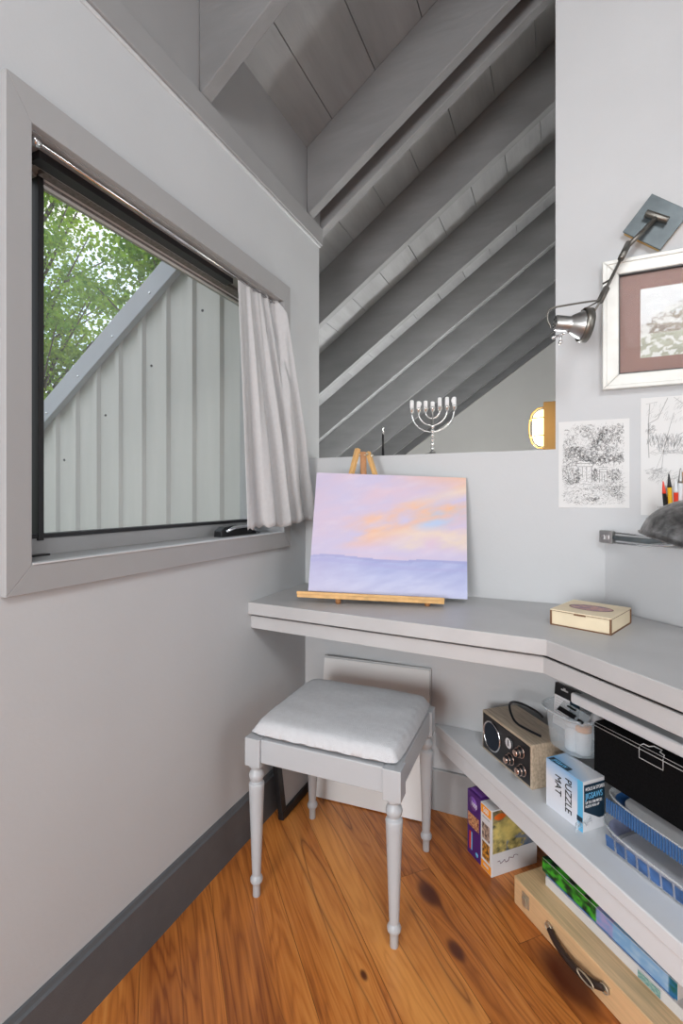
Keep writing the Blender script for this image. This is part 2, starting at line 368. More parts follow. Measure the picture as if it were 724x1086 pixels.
# next room
mb = MB(); mb.prism([(-3.1, -.1), (.02, -.1), (.02, zs(.02)), (-3.1, zs(-3.1))], 6.05, 6.15, 'y'); struct(mb.build('wall_far', 'farwall'))
mb = MB(); mb.box((-3.1, 1.81, -.1), (-3.0, 6.05, zs(-3.0))); struct(mb.build('wall_low', 'farwall'))
mb = MB(); mb.box((.02, 1.81, -.1), (.10, 6.15, 3.14)); struct(mb.build('wall_inner', 'farwall'))
mb = MB(); mb.prism([(-3.1, -.6), (-1.08, -.6), (-1.08, zs(-1.08)), (-3.1, zs(-3.1))], 1.75, 1.81, 'y'); struct(mb.build('wall_gable', 'farwall'))
# roof boards as separate courses (gaps run along Y)
mb = MB(); x = -3.3; k = 0
ny_ = Vector((-SL, 0, 1)).normalized()
while x < 2.3:
    x1 = x + .178
    y0 = -2.2 if x > -1.4 else 1.76
    mb.prism([(x + .0015, zs(x + .0015)), (x1 - .0015, zs(x1 - .0015)), (x1 - .0015, zs(x1) + .02), (x + .0015, zs(x) + .02)], y0, 6.15, 'y')
    x = x1
struct(mb.build('ceiling', 'sheath'))
mb = MB()
mb.prism([(-1.4, zs(-1.4) + .022), (2.4, zs(2.4) + .022), (2.4, zs(2.4) + .2), (-1.4, zs(-1.4) + .2)], -2.2, 6.2, 'y')
mb.prism([(-3.4, zs(-3.4) + .022), (-1.4, zs(-1.4) + .022), (-1.4, zs(-1.4) + .2), (-3.4, zs(-3.4) + .2)], 1.76, 6.2, 'y')
struct(mb.build('roof', 'rake'))
# rafters
RL = [(1.09, 'square grey rafter nearest the camera, meeting the wall above the window'),
      (1.72, 'broad knotty grey rafter at the line of the half wall, second from the camera'),
      (1.842, 'rafter with a pale underside doubled just behind the second rafter'),
      (2.356, 'fourth grey rafter back, first full one seen inside the opening'),
      (2.99, 'fifth grey rafter back over the next room'),
      (3.62, 'sixth grey rafter back over the next room'),
      (4.25, 'seventh grey rafter back over the next room'),
      (4.88, 'eighth grey rafter back over the next room'),
      (5.51, 'ninth grey rafter back, the last before the pale gable wall')]
for y, lb in RL:
    xa = XL + .001 if y < 1.8 else -2.98
    xb = -.018 if abs(y - 1.72) < .01 else (2.09 if y < 1.5 else .015)
    if abs(y - 1.842) < .01: xa = -2.9
    mb = MB(); n_ = 40; T_ = .042
    mb.prism([(xa, zr(xa)), (xb, zr(xb)), (xb, zs(xb) - .001), (xa, zs(xa) - .001)], y - T_ / 2, y + T_ / 2, 'y')
    tag(mb.build('rafter', 'rafter', bevel=.003), lb, 'rafter', 'sloping ceiling rafters')
mb = MB(); mb.prism([(-2.98, zr(-2.98) + .06), (.01, zr(.01) + .06), (.01, zs(.01) - .001), (-2.98, zs(-2.98) - .001)], 6.0, 6.049, 'y'); struct(mb.build('trim_4', 'rafter'))

# window
win = thing('window_1', None, None, (XL, 0, 0), kind='structure')
a, b_, c_, d_ = .543, 1.545, .914, 1.863
mb = MB()
def quadp(pts): mb.prism(pts, 0, .017, 'x')
quadp([(a, c_), (b_, c_), (OY1, OZ0), (OY0, OZ0)]); quadp([(b_, c_), (b_, d_), (OY1, OZ1), (OY1, OZ0)])
quadp([(b_, d_), (a, d_), (OY0, OZ1), (OY1, OZ1)]); quadp([(a, d_), (a, c_), (OY0, OZ0), (OY0, OZ1)])
mb.build('casing', 'trim', win, bevel=.0012)
mb = MB(); e = -.155
mb.box((e, OY0, OZ0 - .003), (.001, OY1, OZ0 + .0015)); mb.box((e, OY0, OZ1 - .0015), (.001, OY1, OZ1 + .003)); mb.box((e, OY0 - .003, OZ0), (.001, OY0 + .0015, OZ1)); mb.box((e, OY1 - .0015, OZ0), (.001, OY1 + .003, OZ1))
mb.build('jamb', 'trim', win)
mb = MB(); mb.box((-.004, OY0 + .001, OZ0), (.020, OY1 - .001, OZ0 + .0035)); mb.build('sill_nosing', 'backwall', win, bevel=.001)
sash = MB(); sx = -.115
sash.box((sx - .035, OY0, OZ0), (sx, OY1, 1.005)); sash.box((sx - .035, OY0, 1.790), (sx, OY1, OZ1)); sash.box((sx - .035, OY0, 1.005), (sx, .668, 1.790)); sash.box((sx - .035, OY1 - .035, 1.005), (sx, OY1, 1.790))
so = sash.build('sash', 'trim', win, bevel=.0015)
mb = MB(); mb.box((sx - .03, .668, 1.005), (sx + .004, OY1 - .035, 1.014)); mb.box((sx - .03, .6865, 1.0), (sx + .006, .699, 1.80)); mb.build('gasket', 'gasket', win, bevel=.001)
mb = MB(); mb.box((sx - .022, .69, 1.01), (sx - .018, OY1 - .03, 1.792)); mb.build('pane', 'glass', win)
mb = MB(); mb.box((sx + .002, .697, 1.772), (sx + .006, OY1 - .035, 1.778)); mb.box((sx + .002, .697, 1.786), (sx + .012, OY1 - .035, 1.794)); mb.build('head_strip', 'white', win)
mb = MB(); mb.box((sx + .000, .697, 1.778), (sx + .004, OY1 - .035, 1.80)); mb.box((sx + .014, .68, 1.785), (sx + .045, OY1, 1.799)); mb.build('weather_strip', 'greystrip', win)
mb = MB(); mb.box((sx + .046, .64, 1.779), (sx + .078, 1.275, 1.801)); mb.build('screen_roll', 'gasket', win)
mb = MB(); mb.tube([(sx + .047, .65, 1.781), (sx + .047, 1.275, 1.781)], .0022, 8); mb.build('screen_bar', 'white', win)
# casement operator: base, folded crank arm, knob
mb = MB(); mb.prism([(1.225, .966), (1.42, .966), (1.42, .972), (1.40, .990), (1.30, 1.004), (1.25, 1.000), (1.228, .988)], -.075, -.045, 'x')
op = mb.build('crank', 'black', win, bevel=.006, seg=3)
mb = MB(); mb.tube([(-.04, 1.245, .985), (-.035, 1.28, .996), (-.035, 1.34, .998), (-.04, 1.39, .985), (-.035, 1.42, .975)], [.004, .006, .006, .005, .006]); mb.build('crank_handle', 'chrome', op)
mb = MB(); mb.tube([(-.10, .632, 1.18), (-.10, .632, 1.03), (-.105, .655, .975)], [.004, .006, .004]); mb.box((-.108, .655, .966), (-.09, .70, .972)); mb.build('sash_arm', 'black', win, label='black steel sash arm at the near jamb')

# curtain rod and curtain
rod = thing('curtain_rod', 'thin chrome curtain rod under the head of the window', 'curtain rod', (XL - .012, .61, 1.788))
mb = MB(); mb.tube([(0, .004, 0), (0, .89, 0)], .0042, 12); mb.build('rod', 'chrome', rod)
mb = MB(); mb.tube([(0, -.002, 0), (0, .012, 0)], .009, 12); mb.build('bracket', 'chrome', rod)
mb = MB(); mb.tube([(0, .876, 0), (0, .893, 0)], .009, 12); mb.build('bracket', 'chrome', rod)
cu = thing('curtain', 'pale grey gathered curtain drawn to the far side of the window', 'curtain', (XL, 1.4, 1.79))
mb = MB(); NX, NZ = 150, 46; vs = []; fs = []
for j in range(NZ + 1):
    t = j / NZ
    for i in range(NX + 1):
        s_ = i / NX
        sp = t ** 1.0
        y = (1.268 + s_ * .216) * (1 - sp) + (1.262 + s_ * .398) * sp
        xo = -.015 * (1 - sp) + (.022 + .030 * s_) * sp
        if t < .05: xo += 0
        amp = .005 + .020 * min(1, t * 1.6)
        ph = s_ ** 1.15
        wv = math.sin(ph * 4.3 * 2 * PI + .9 + .5 * math.sin(3 * t + 4 * s_)) * .75 + math.sin(ph * 10.3 * 2 * PI + 2 * t) * .30 * (1 - .75 * t)
        if s_ < .38: wv *= .12 + s_ * 2.0
        hem = .990 + .004 * math.sin(s_ * 9) + .008 * s_
        z = 1.797 + .004 * math.sin(s_ * 60) + .008 * s_ - t * (1.797 - hem)
        xx_ = xo + wv * amp
        if y > 1.483: xx_ = xx_ + (max(xx_, .021 + amp * .8 * (1 + wv)) - xx_) * min(1, (y - 1.483) / .012)
        vs.append((xx_, y - 1.4 + .006 * math.cos(ph * 6.2 * 2 * PI) * t, z - 1.79))
for j in range(NZ):
    for i in range(NX): q = j * (NX + 1) + i; fs.append((q, q + 1, q + NX + 2, q + NX + 1))
mb.add(vs, fs, None, True); o = mb.build('cloth', 'curtain', cu); m_ = o.modifiers.new('s', 'SOLIDIFY'); m_.thickness = .0012

# ------------------------------------------------------------ outside
mb = MB(); prof = []; x = -3.1
def slope_poly(y): return 0
SY = 1.73
# ribbed sheet: cross-section along x, tops cut to the rake
xs = []
x = -1.09
while x > -3.1:
    xs += [(x, 0), (x - .105, 0), (x - .115, .016), (x - .141, .016), (x - .153, 0)]
    x -= .153
vs = []; fs = []
for i, (px, dz) in enumerate(xs): vs += [(px, SY - dz, -.6), (px, SY - dz, zs(px) + .14)]
for i in range(len(xs) - 1): fs.append((2 * i, 2 * i + 1, 2 * i + 3, 2 * i + 2))
mb.add(vs, fs); struct(mb.build('wall_outside', 'siding'))
mb = MB()
for i in range(14):
    px = -1.16 - .153 * i
    for pz in (zs(px) - .17,):
        if i % 2 == 0 or i < 3: mb.lathe([(.006, 0), (.006, .003), (.003, .005)], 8, T((px, SY, pz)) @ R_(PI / 2, 'X'))
mb.build('siding_screws', 'gasket', None, kind='structure').name = 'trim_5'
mb = MB(); r0 = -1.1; r1 = -3.45
mb.prism([(r1, zs(r1) + .085), (r0, zs(r0) + .085), (r0, zs(r0) + .205), (r1, zs(r1) + .205)], SY - .052, SY - .018, 'y'); struct(mb.build('trim_6', 'rake', bevel=.003))
mb = MB()
for i in range(10):
    px = -1.25 - .24 * i
    mb.lathe([(.006, 0), (.006, .003), (.003, .005)], 8, T((px, SY - .052, zs(px) + .12)) @ R_(PI / 2, 'X'))
struct(mb.build('trim_7', 'chrome'))
mb = MB(); mb.add([(-60, -40, -.6), (-1.1, -40, -.6), (-1.1, 60, -.6), (-60, 60, -.6)], [(0, 1, 2, 3)]); struct(mb.build('ground', 'ground'))

def tree(label, base, height, crown, seed, ncl, cr_):
    rd = random.Random(seed)
    t = thing('tree', label, 'tree', base, group='trees outside the window')
    mb = MB(); pts = []; x = y = 0
    for i in range(9):
        pts.append((x, y, height * .92 * i / 8)); x += rd.uniform(-.12, .12); y += rd.uniform(-.12, .12)
    mb.tube(pts, [.15 * (1 - i / 9.5) + .02 for i in range(9)], 8); mb.build('trunk', 'bark', t)
    mb2 = MB(); cl = []
    for i in range(ncl):
        z = rd.uniform(*crown); k = min(8, int(8 * z / (height * .92))); p0 = pts[max(0, k - 1)]
        ang = rd.uniform(0, 2 * PI); rr = cr_ * (1 - .55 * abs((z - crown[0]) / (crown[1] - crown[0]) - .4)) * rd.uniform(.3, 1)
        p1 = (p0[0] + rr * math.cos(ang), p0[1] + rr * math.sin(ang), z + rr * .25)
        mid = ((p0[0] + p1[0]) / 2, (p0[1] + p1[1]) / 2, (p0[2] + p1[2]) / 2 + .1)
        mb2.tube([p0, mid, p1], [.035, .022, .008], 5); cl.append(p1); cl.append(mid)
    mb2.build('branches', 'bark', t)
    vs = []; fs = []; cs = []
    for c in cl:
        R0 = rd.uniform(.35, .68); hue = rd.random()
        for k in range(210):
            d = Vector((rd.gauss(0, 1), rd.gauss(0, 1), rd.gauss(0, .5))).normalized() * R0 * rd.random() ** .5
            p = Vector(c) + d; s_ = rd.uniform(.028, .056)
            n1 = Vector((rd.uniform(-1, 1), rd.uniform(-1, 1), rd.uniform(-1, 1))).normalized(); n2 = n1.orthogonal().normalized(); 
            o_ = len(vs); vs += [p - n1 * s_, p + n2 * s_ * .6, p + n1 * s_, p - n2 * s_ * .6]; fs.append((o_, o_ + 1, o_ + 2, o_ + 3))
            v = rd.uniform(.7, 1.3); cc = mix((.10, .25, .035), (.36, .50, .06), hue * .6 + rd.random() * .4); cs += [tuple(q * v for q in cc)] * 4
    mb = MB(); mb.add(vs, fs); mb.build('foliage', 'leaf', t, colors=cs)
tree('tall leafy green tree nearest the metal wall, outside the window', (-5.4, 5.9, -.6), 7.2, (1.6, 7.0), 1, 90, 1.9)
tree('leafy tree outside against the bright sky at the near edge of the pane', (-9.8, 6.2, -.6), 9.5, (2.0, 9.5), 2, 85, 2.3)
tree('broad pale green tree farther behind the other two outside the window', (-10.5, 12.4, -.6), 11.5, (2.0, 11.5), 4, 80, 3.0)

# ------------------------------------------------------------ built-in desk and shelf
dk = thing('corner_desk', 'built-in grey corner desk top running along the half wall and angled wall', 'desk', (-.4, 1.5, 0))
def off(p): return [(x + .4, y - 1.5) for x, y in p]
DF = [(XL, 1.304), (-.030, 1.252), (.60, .609)]
top = [DF[0], DF[1], DF[2], (1.10, .70), (.11, YB), (XL, YB)]
mb = MB(); mb.prism(off(top), .716, .755); mb.build('top_board', 'desk', dk, bevel=.002)
f2 = [(XL, 1.320), (-.037, 1.268), (.60, .622), (1.0, .80), (.11, YB), (XL, YB)]
mb = MB(); mb.prism(off([(XL, 1.330), (-.041, 1.278), (.60, .632), (1.0, .80), (.11, YB), (XL, YB)]), .708, .7155); mb.build('shadow_groove', 'black', dk)
mb = MB(); mb.prism(off([f2[0], f2[1], f2[2], (.615, .637), (-.031, 1.290), (XL, 1.342)]), .668, .708); mb.build('front_rail', 'desk', dk, bevel=.0015)
sf = thing('low_shelf', 'white low angled shelf under the desk', 'shelf', (.1, 1.4, .22))
def off2(p): return [(x - .1, y - 1.4) for x, y in p]
SF = [(-.405, YB), (.62, .571)]
mb = MB(); mb.prism(off2([SF[0], SF[1], (1.1, .70), (.112, YB)]), .05, .08); mb.build('shelf_board', 'shelf', sf, bevel=.003)
ex = Vector((SF[1][0] - SF[0][0], SF[1][1] - SF[0][1])).normalized(); nn = Vector((-ex.y, ex.x))
mb = MB(); mb.prism(off2([(SF[0][0] + nn.x * .004, SF[0][1] + nn.y * .004), (SF[1][0] + nn.x * .004, SF[1][1] + nn.y * .004), (SF[1][0] + nn.x * .024, SF[1][1] + nn.y * .024), (SF[0][0] + nn.x * .024 , SF[0][1] )]), 0, .05); mb.build('fascia', 'shelf', sf, bevel=.001)

# ------------------------------------------------------------ stool
st = thing('stool', 'pale grey painted stool with turned legs and a cloth cushion', 'stool', (-.570, 1.298, 0), .028)
SW, SD = .392, .348
legp = [(.019, 0), (.0, 0)]
prof = [(.0105, 0), (.0105, .030), (.012, .034), (.0165, .040), (.0175, .047), (.0145, .054), (.0115, .058), (.0125, .066), (.0205, .295), (.0215, .308), (.020, .312), (.015, .315), (.0145, .318), (.019, .324), (.021, .332), (.019, .341), (.0145, .346), (.0135, .352), (.0205, .358), (.0205, .366)]
for sx_ in (-1, 1):
    for sy_ in (-1, 1):
        lg = MB(); lg.lathe(prof, 24, T((sx_ * SW / 2, sy_ * SD / 2, 0))); lg.cbox((sx_ * SW / 2, sy_ * SD / 2, .402), (.046, .046, .076)); lg.build('leg', 'stool', st, bevel=.002)
for sy_ in (-1, 1):
    mb = MB(); mb.cbox((0, sy_ * (SD / 2 + .001), .407), (SW - .046, .030, .064)); mb.build('apron', 'stool', st, bevel=.003)
for sx_ in (-1, 1):
    mb = MB(); mb.cbox((sx_ * (SW / 2 + .001), 0, .407), (.030, SD - .046, .064)); mb.build('apron', 'stool', st, bevel=.003)
mb = MB(); vs = []; fs = []; n_ = 36
def cush(u, v, top_):
    a_, b2 = abs(u), abs(v)
    ex_ = (1 - a_ ** 11) * (1 - b2 ** 11)
    ed = max(0, ex_) ** .42
    x = u * (.206 + .006 * (1 - b2 ** 4)) ; y = v * (.186 + .005 * (1 - a_ ** 4))
    wr = .0016 * math.sin(v * 31 + 6 * u) * a_ ** 9 + .0014 * math.sin(u * 26 + 5 * v) * b2 ** 9 + .002 * nz(u * 3, v * 3, 2)
    if top_: z = .4400 + .012 + (.034 * ed) + wr
    else: z = .4400 + .012 - .0115 * ed
    return (x, y, z)
for tp in (1, 0):
    o_ = len(vs)
    for j in range(n_ + 1):
        for i in range(n_ + 1): vs.append(cush(-1 + 2 * i / n_, -1 + 2 * j / n_, tp))
    for j in range(n_):
        for i in range(n_):
            q = o_ + j * (n_ + 1) + i; f = (q, q + 1, q + n_ + 2, q + n_ + 1); fs.append(f if tp else f[::-1])
mb.add(vs, fs, None, True); o = mb.build('cushion', 'cushion', st, sub=1); wd = o.modifiers.new('w', 'WELD'); wd.merge_threshold = .0008
o.modifiers.move(1, 0)

# ------------------------------------------------------------ things under the desk by the stool
def boxroot(mb, name, m, parent, **k): return mb.build(name, m, parent, **k)
t = thing('canvas_board', 'large blank white canvas leaning on the back wall behind the stool', 'canvas', (-.612, 1.592, .002), .065, rot=(-.165, 0, .065))
mb = MB(); mb.box((-.200, -.010, 0), (.200, .008, .490)); mb.build('panel', 'canvas', t, bevel=.002)
mb = MB(); mb.box((-.203, -.006, .488), (.203, .012, .496)); mb.box((.198, -.006, .0), (.2045, .012, .49)); mb.build('edge_strip', 'desk', t, bevel=.001)
t = thing('picture_frame', 'black picture frame leaning on the left wall behind the stool', 'picture frame', (-.868, 1.54, .003), rot=(0, -.13, 0))
mb = MB(); f0, f1, fh, fw = -.135, .135, .30, .026
mb.box((0, f0, 0), (.02, f1, fw)); mb.box((0, f0, fh - fw), (.02, f1, fh)); mb.box((0, f0, fw), (.02, f0 + fw, fh - fw)); mb.box((0, f1 - fw, fw), (.02, f1, fh - fw)); mb.build('frame', 'blackwood', t, bevel=.002)
mb = MB(); mb.box((.004, f0 + fw, fw), (.010, f1 - fw, fh - fw)); mb.build('picture', 'desk', t)

# ------------------------------------------------------------ easel and painting
ea = thing('tabletop_easel', 'small beech tabletop easel holding the sunset painting', 'easel', (-.52, 1.490, .755), .300)
lean = .268
def EL(p): return R_(-lean, 'X') @ Vector(p)
mb = MB(); TR = T((-.045, -.044, .022)) @ R_(.022, 'Y')
mb.cbox((0, 0, 0), (.462, .036, .014), TR); mb.build('tray', 'easel', ea, bevel=.002)
mb = MB(); mb.cbox((0, -.019, .009), (.462, .006, .008), TR); mb.build('tray_lip', 'easel', ea, bevel=.001)
for x in (-.145, .135):
    mb = MB(); mb.lathe([(.008, -.022), (.009, -.014), (.010, -.006), (.010, 0)], 14, T((x, -.045, .0225 - .022 * (x + .045)*.0))); mb.build('foot', 'easeld', ea)
def slat(a, b2, w_, th, m, nm):
    mb = MB(); a = Vector(a); b2 = Vector(b2); d = (b2 - a); L_ = d.length
    q = d.to_track_quat('Z', 'Y').to_matrix().to_4x4(); mb.cbox((0, 0, L_ / 2), (w_, th, L_), T(a) @ q); return mb.build(nm, m, ea, bevel=.0015)
slat((-.215, .02, .004), (-.100, .150, .512), .018, .014, 'easel', 'leg')
slat((.100, .02, .004), (-.064, .150, .500), .015, .014, 'easel', 'leg')
slat((-.06, .028, .035), (-.082, .150, .500), .020, .012, 'easeld', 'mast')
slat((-.075, .185, .004), (-.078, .152, .490), .016, .012, 'easel', 'rear_leg')
mb = MB(); mb.tube([(-.112, .143, .492), (-.052, .147, .486)], .004, 8); mb.ball((-.050, .147, .486), .007); mb.ball((-.066, .138, .492), .005); mb.build('hinge_bolt', 'nickel', ea)
pt = thing('sunset_painting', 'unframed canvas painting of a lavender and orange sunset over blue hills', 'painting', (-.506, 1.474, .779 + .002), rot=(0, 0, 0))
pt.rotation_euler = (Matrix.Rotation(.362, 4, 'Z') @ Matrix.Rotation(-.268, 4, 'X') @ Matrix.Rotation(.04, 4, 'Y')).to_euler()
def painting(u, v):
    x = u; y = v
    lav = srgb(198, 190, 216); pk = srgb(214, 190, 204); org = srgb(232, 184, 142); blue = srgb(170, 182, 222); sea = srgb(150, 160, 208); seal = srgb(196, 200, 228); crm = srgb(226, 208, 188); sky = srgb(172, 192, 222)
    n = fbm(x * 3 + y * 2.2, (y - x * .45) * 7, 1); n2 = fbm(x * 6, y * 16 - x * 5, 5) * .5
    hor = .29 + .012 * math.sin(x * 9) + .015 * nz(x * 5, 0, 3)
    if y < hor:
        t = y / hor; c = mix(seal, sea, t * .85 - .05 + n2 * .7)
        c = mix(c, lav, max(0, .6 - x * 1.3) * .7 + n2 * .3)
        if y > hor - .02: c = mix(c, srgb(160, 160, 205), .6)
        if y > .22 + .02 * math.sin(x * 5 + 1) and y < .25 + .02 * math.sin(x * 5 + 1): c = mix(c, srgb(168, 168, 212), .5)
        return c
    c = mix(lav, pk, .4 + n * .7)
    c = mix(c, org, max(0, 1.1 - abs((y - .50) - .42 * (x - .35) - .06 * n) * 6.5) * max(0, min(1, (x - .12) * 4)) * (.85 + n))
    c = mix(c, org, max(0, (x - .45) * 1.5) * max(0, (y - .85) * 7) * .9)
    c = mix(c, crm, max(0, .9 - abs(y - .47 - .1 * n) * 9) * max(0, min(1, (x - .35) * 3)) * .9)
    c = mix(c, sky, max(0, 1 - (((x - .84) / .24) ** 2 + ((y - .66 - .25 * (x - .83)) / .14) ** 2)) * (.55 + n2 * 1.6 + n * .5))
    c = mix(c, crm, max(0, 1 - abs(y - .82 - .35 * (x - .8)) * 14) * max(0, (x - .5) * 2) * .8)
    c = mix(c, lav, max(0, .38 - x) * 1.5 + max(0, 1 - abs(y - .33) * 16) * .7)
    return mix(c, (.9, .85, .85), max(0, n2) * .25)
W_, H_ = .508, .403
mb = MB(); mb.box((-W_ / 2, 0.0005, 0), (W_ / 2, .018, H_)); mb.build('canvas', 'canvas', pt, bevel=.001)
sheet('paint_layer', W_, H_, painting, pt, T((0, 0, 0)), nx=170, ny=130)

# ------------------------------------------------------------ menorah and rod on the half wall
me_ = thing('menorah', 'silver seven-branched menorah with white candles on the half wall', 'menorah', (-.425, 1.750, 1.247))
mb = MB(); mb.lathe([(.030, 0), (.030, .004), (.012, .010), (.006, .016), (.005, .02)], 20); pr = [(.0045, .016)]
z = .018
while z < .100:
    pr += [(.004, z), (.0078, z + .005), (.0078, z + .009), (.004, z + .014)]; z += .016
pr += [(.004, .104), (.0035, .165)]; mb.lathe(pr, 12); mb.build('stem', 'silver', me_)
for k, rr in enumerate((.026, .0525, .078)):
    mb = MB(); zc = .160
    mb.tube([(rr * math.cos(a), 0, zc + rr * .95 * math.sin(a)) for a in [PI + PI * i / 24 for i in range(25)]], .0030, 8); mb.build('branch', 'silver', me_)
chh = [(-.078, .030), (-.0525, .024), (-.026, .024), (0, .019), (.026, .031), (.0525, .031), (.078, .029)]
nm_ = ['leftmost cup', 'second cup from the left', 'third cup from the left', 'middle cup, the shortest one', 'third cup from the right', 'second cup from the right', 'rightmost cup']
for i, (x, hh) in enumerate(chh):
    mb = MB(); mb.lathe([(.003, .158), (.007, .162), (.0085, .170), (.0095, .172), (.009, .176)], 14, T((x, 0, 0))); mb.build('candle_cup', 'silver', me_)
    cd = MB(); cd.lathe([(.0070, 0), (.0074, hh * .5), (.0070, hh * .95), (.005, hh * 1.03), (.002, hh * 1.06)], 14, T((-.425 + x, 1.750, 1.247 + .1762)))
    if i in (1, 6): cd.ball((-.425 + x + (.007 if i == 1 else -.006), 1.748, 1.247 + .176 + hh * .6), .0042, 8, sz=2.0)
    tag(cd.build('candle', 'wax'), 'white candle in the ' + nm_[i] + ' of the menorah', 'candle', 'menorah candles')
t = thing('candle_lighter', 'slim black rod with a twisted silver tip standing behind the easel', 'rod', (-.616, 1.75, 1.247))
mb = MB(); mb.tube([(0, 0, 0), (0, 0, .055), (-.001, 0, .088)], [.0055, .0045, .0035], 10); mb.build('handle', 'black', t)
mb = MB(); mb.tube([(0, 0, .086), (.002, 0, .098), (-.003, 0, .104), (.003, 0, .110), (-.001, 0, .118)], [.0025, .0035, .003, .0035, .002], 8); mb.build('tip', 'silver', t)

# ------------------------------------------------------------ sconce in the next room
sc_ = thing('bulkhead_lamp', 'lit caged wall lamp glowing warm yellow in the next room', 'wall lamp', (.019, 3.0, 1.49))
mb = MB(); mb.box((-.105, -.075, -.135), (0, .075, .135)); mb.build('base', 'sconcew', sc_, bevel=.004)
mb = MB(); n1 = 14; vs = []; fs = []
for j in range(n1 + 1):
    a_ = PI / 2 * j / n1; ca = math.cos(a_) ** .5 if j < n1 else 0.001
    for i in range(28):
        b3 = 2 * PI * i / 28; vs.append((-.105 - .060 * math.sin(a_), .052 * ca * math.cos(b3), .104 * ca * math.copysign(abs(math.sin(b3)) ** .8, math.sin(b3))))
for j in range(n1):
    for i in range(28): k = (i + 1) % 28; fs.append((j * 28 + i, (j + 1) * 28 + i, (j + 1) * 28 + k, j * 28 + k))
mb.add(vs, fs, None, True); mb.build('glass_dome', 'lampglass', sc_)
mb = MB()
mb.tube([(-.105, 0, -.118), (-.140, 0, -.112), (-.168, 0, -.085), (-.181, 0, -.045), (-.184, 0, 0), (-.181, 0, .045), (-.168, 0, .085), (-.140, 0, .112), (-.105, 0, .118)], .0035, 8)
for zz in (-.050, .050): mb.tube([(-.105, -.068, zz), (-.145, -.058, zz), (-.172, -.035, zz), (-.181, 0, zz), (-.172, .035, zz), (-.145, .058, zz), (-.105, .068, zz)], .0035, 8)
mb.build('cage', 'brass', sc_)
lamp('bulkhead_base_fill', 'POINT', (-.17, 2.80, 1.49), .9, (1, .72, .36), .05)  # extra point light in open air before the lamp, brightens its base

# ------------------------------------------------------------ picture wall
pf = thing('framed_picture', 'silver framed landscape print with a brown mat on the right wall', 'picture', (.377, YB, 1.42))
PW, PH, FW = .520, .385, .043
mb = MB()
def ring(mb, w_, h_, f, y0, y1, z0=0):
    o_ = [(-w_ / 2, z0), (w_ / 2, z0), (w_ / 2, z0 + h_), (-w_ / 2, z0 + h_)]; i_ = [(-w_ / 2 + f, z0 + f), (w_ / 2 - f, z0 + f), (w_ / 2 - f, z0 + h_ - f), (-w_ / 2 + f, z0 + h_ - f)]
    for k in range(4):
        l = (k + 1) % 4; mb.prism([o_[k], o_[l], i_[l], i_[k]], y0, y1, 'y')
ring(mb, PW, PH, FW, -.026, -.001); mb.build('frame', 'framew', pf, bevel=.003)
mb = MB(); ring(mb, PW + .002, PH + .002, .012, -.030, -.024, -.001); mb.build('outer_bead', 'framew', pf, bevel=.002)
mb = MB(); ring(mb, PW - 2 * FW + .002, PH - 2 * FW + .002, .004, -.022, -.004, FW - .001); mb.build('inner_lip', 'black', pf)
mb = MB(); mb.box((-PW / 2 + FW, -.008, FW), (PW / 2 - FW, -.005, PH - FW)); mb.build('mat_board', 'mount', pf)
def land(u, v):
    n = fbm(u * 5, v * 9, 2); n2 = fbm(u * 11, v * 11, 4)
    if v > .62: c = mix(srgb(176, 178, 170), srgb(120, 108, 112), max(0, 1 - abs(v - .78) * 6 + n * .6) * max(0, min(1, (u - .12) * 4)))
    elif v > .34: c = mix(srgb(120, 105, 88), srgb(160, 150, 132), .5 + n)
    else: c = mix(srgb(176, 178, 158), srgb(150, 152, 130), .5 + n)
    if n2 > .10 and u < .6: c = mix(c, srgb(228, 230, 228), .75)
    if v > .62 and v > .98 - (.45 - u) * 1.2 + .1 * n2 or (u < .42 and v > .45 + u * .9 + .3 * n2): c = mix(c, srgb(224, 228, 230), .85)
    return c
sheet('print', .300, .205, land, pf, T((-.01, -.0085, .088)), 'print', 110, 80)
mb = MB(); mb.box((-PW / 2 + FW, -.0125, FW), (PW / 2 - FW, -.0115, PH - FW)); mb.build('glazing', 'glaze', pf)

def strokes(parent, items, th, m, y=-.0016):
    mb = MB()
    for (x0, z0, x1, z1, w_) in items:
        d = Vector((x1 - x0, z1 - z0)); L_ = d.length or 1e-4; p = Vector((-d.y, d.x)) / L_ * w_ / 2
        mb.add([(x0 + p.x, y, z0 + p.y), (x0 - p.x, y, z0 - p.y), (x1 - p.x, y, z1 - p.y), (x1 + p.x, y, z1 + p.y)], [(0, 1, 2, 3)])
    return mb.build('drawing', m, parent)
s1 = thing('garden_sketch', 'pencil sketch of two stone garden buildings among trees, left of the two sketches', 'sketch', (.0925, YB, 1.0615))
mb = MB(); mb.box((-.0975, -.0012, 0), (.0975, -.0002, .271)); mb.build('paper', 'paper', s1)
rd = random.Random(5); dk_, lt_ = [], []
def blob(cx, cz, rx, rz_, n, L_, dst, w_=.0007, ang=None):
    for _ in range(n):
        a_ = rd.uniform(0, 2 * PI); r = rd.random() ** .5; x = cx + rx * r * math.cos(a_); z = cz + rz_ * r * math.sin(a_)
        if not (-.086 < x < .083 and .008 < z < .258): continue
        th = rd.uniform(0, PI) if ang is None else ang + rd.uniform(-.3, .3); l = L_ * rd.uniform(.4, 1.2)
        dst.append((x, z, x + l * math.cos(th), z + l * math.sin(th), w_ * rd.uniform(.6, 1.4)))
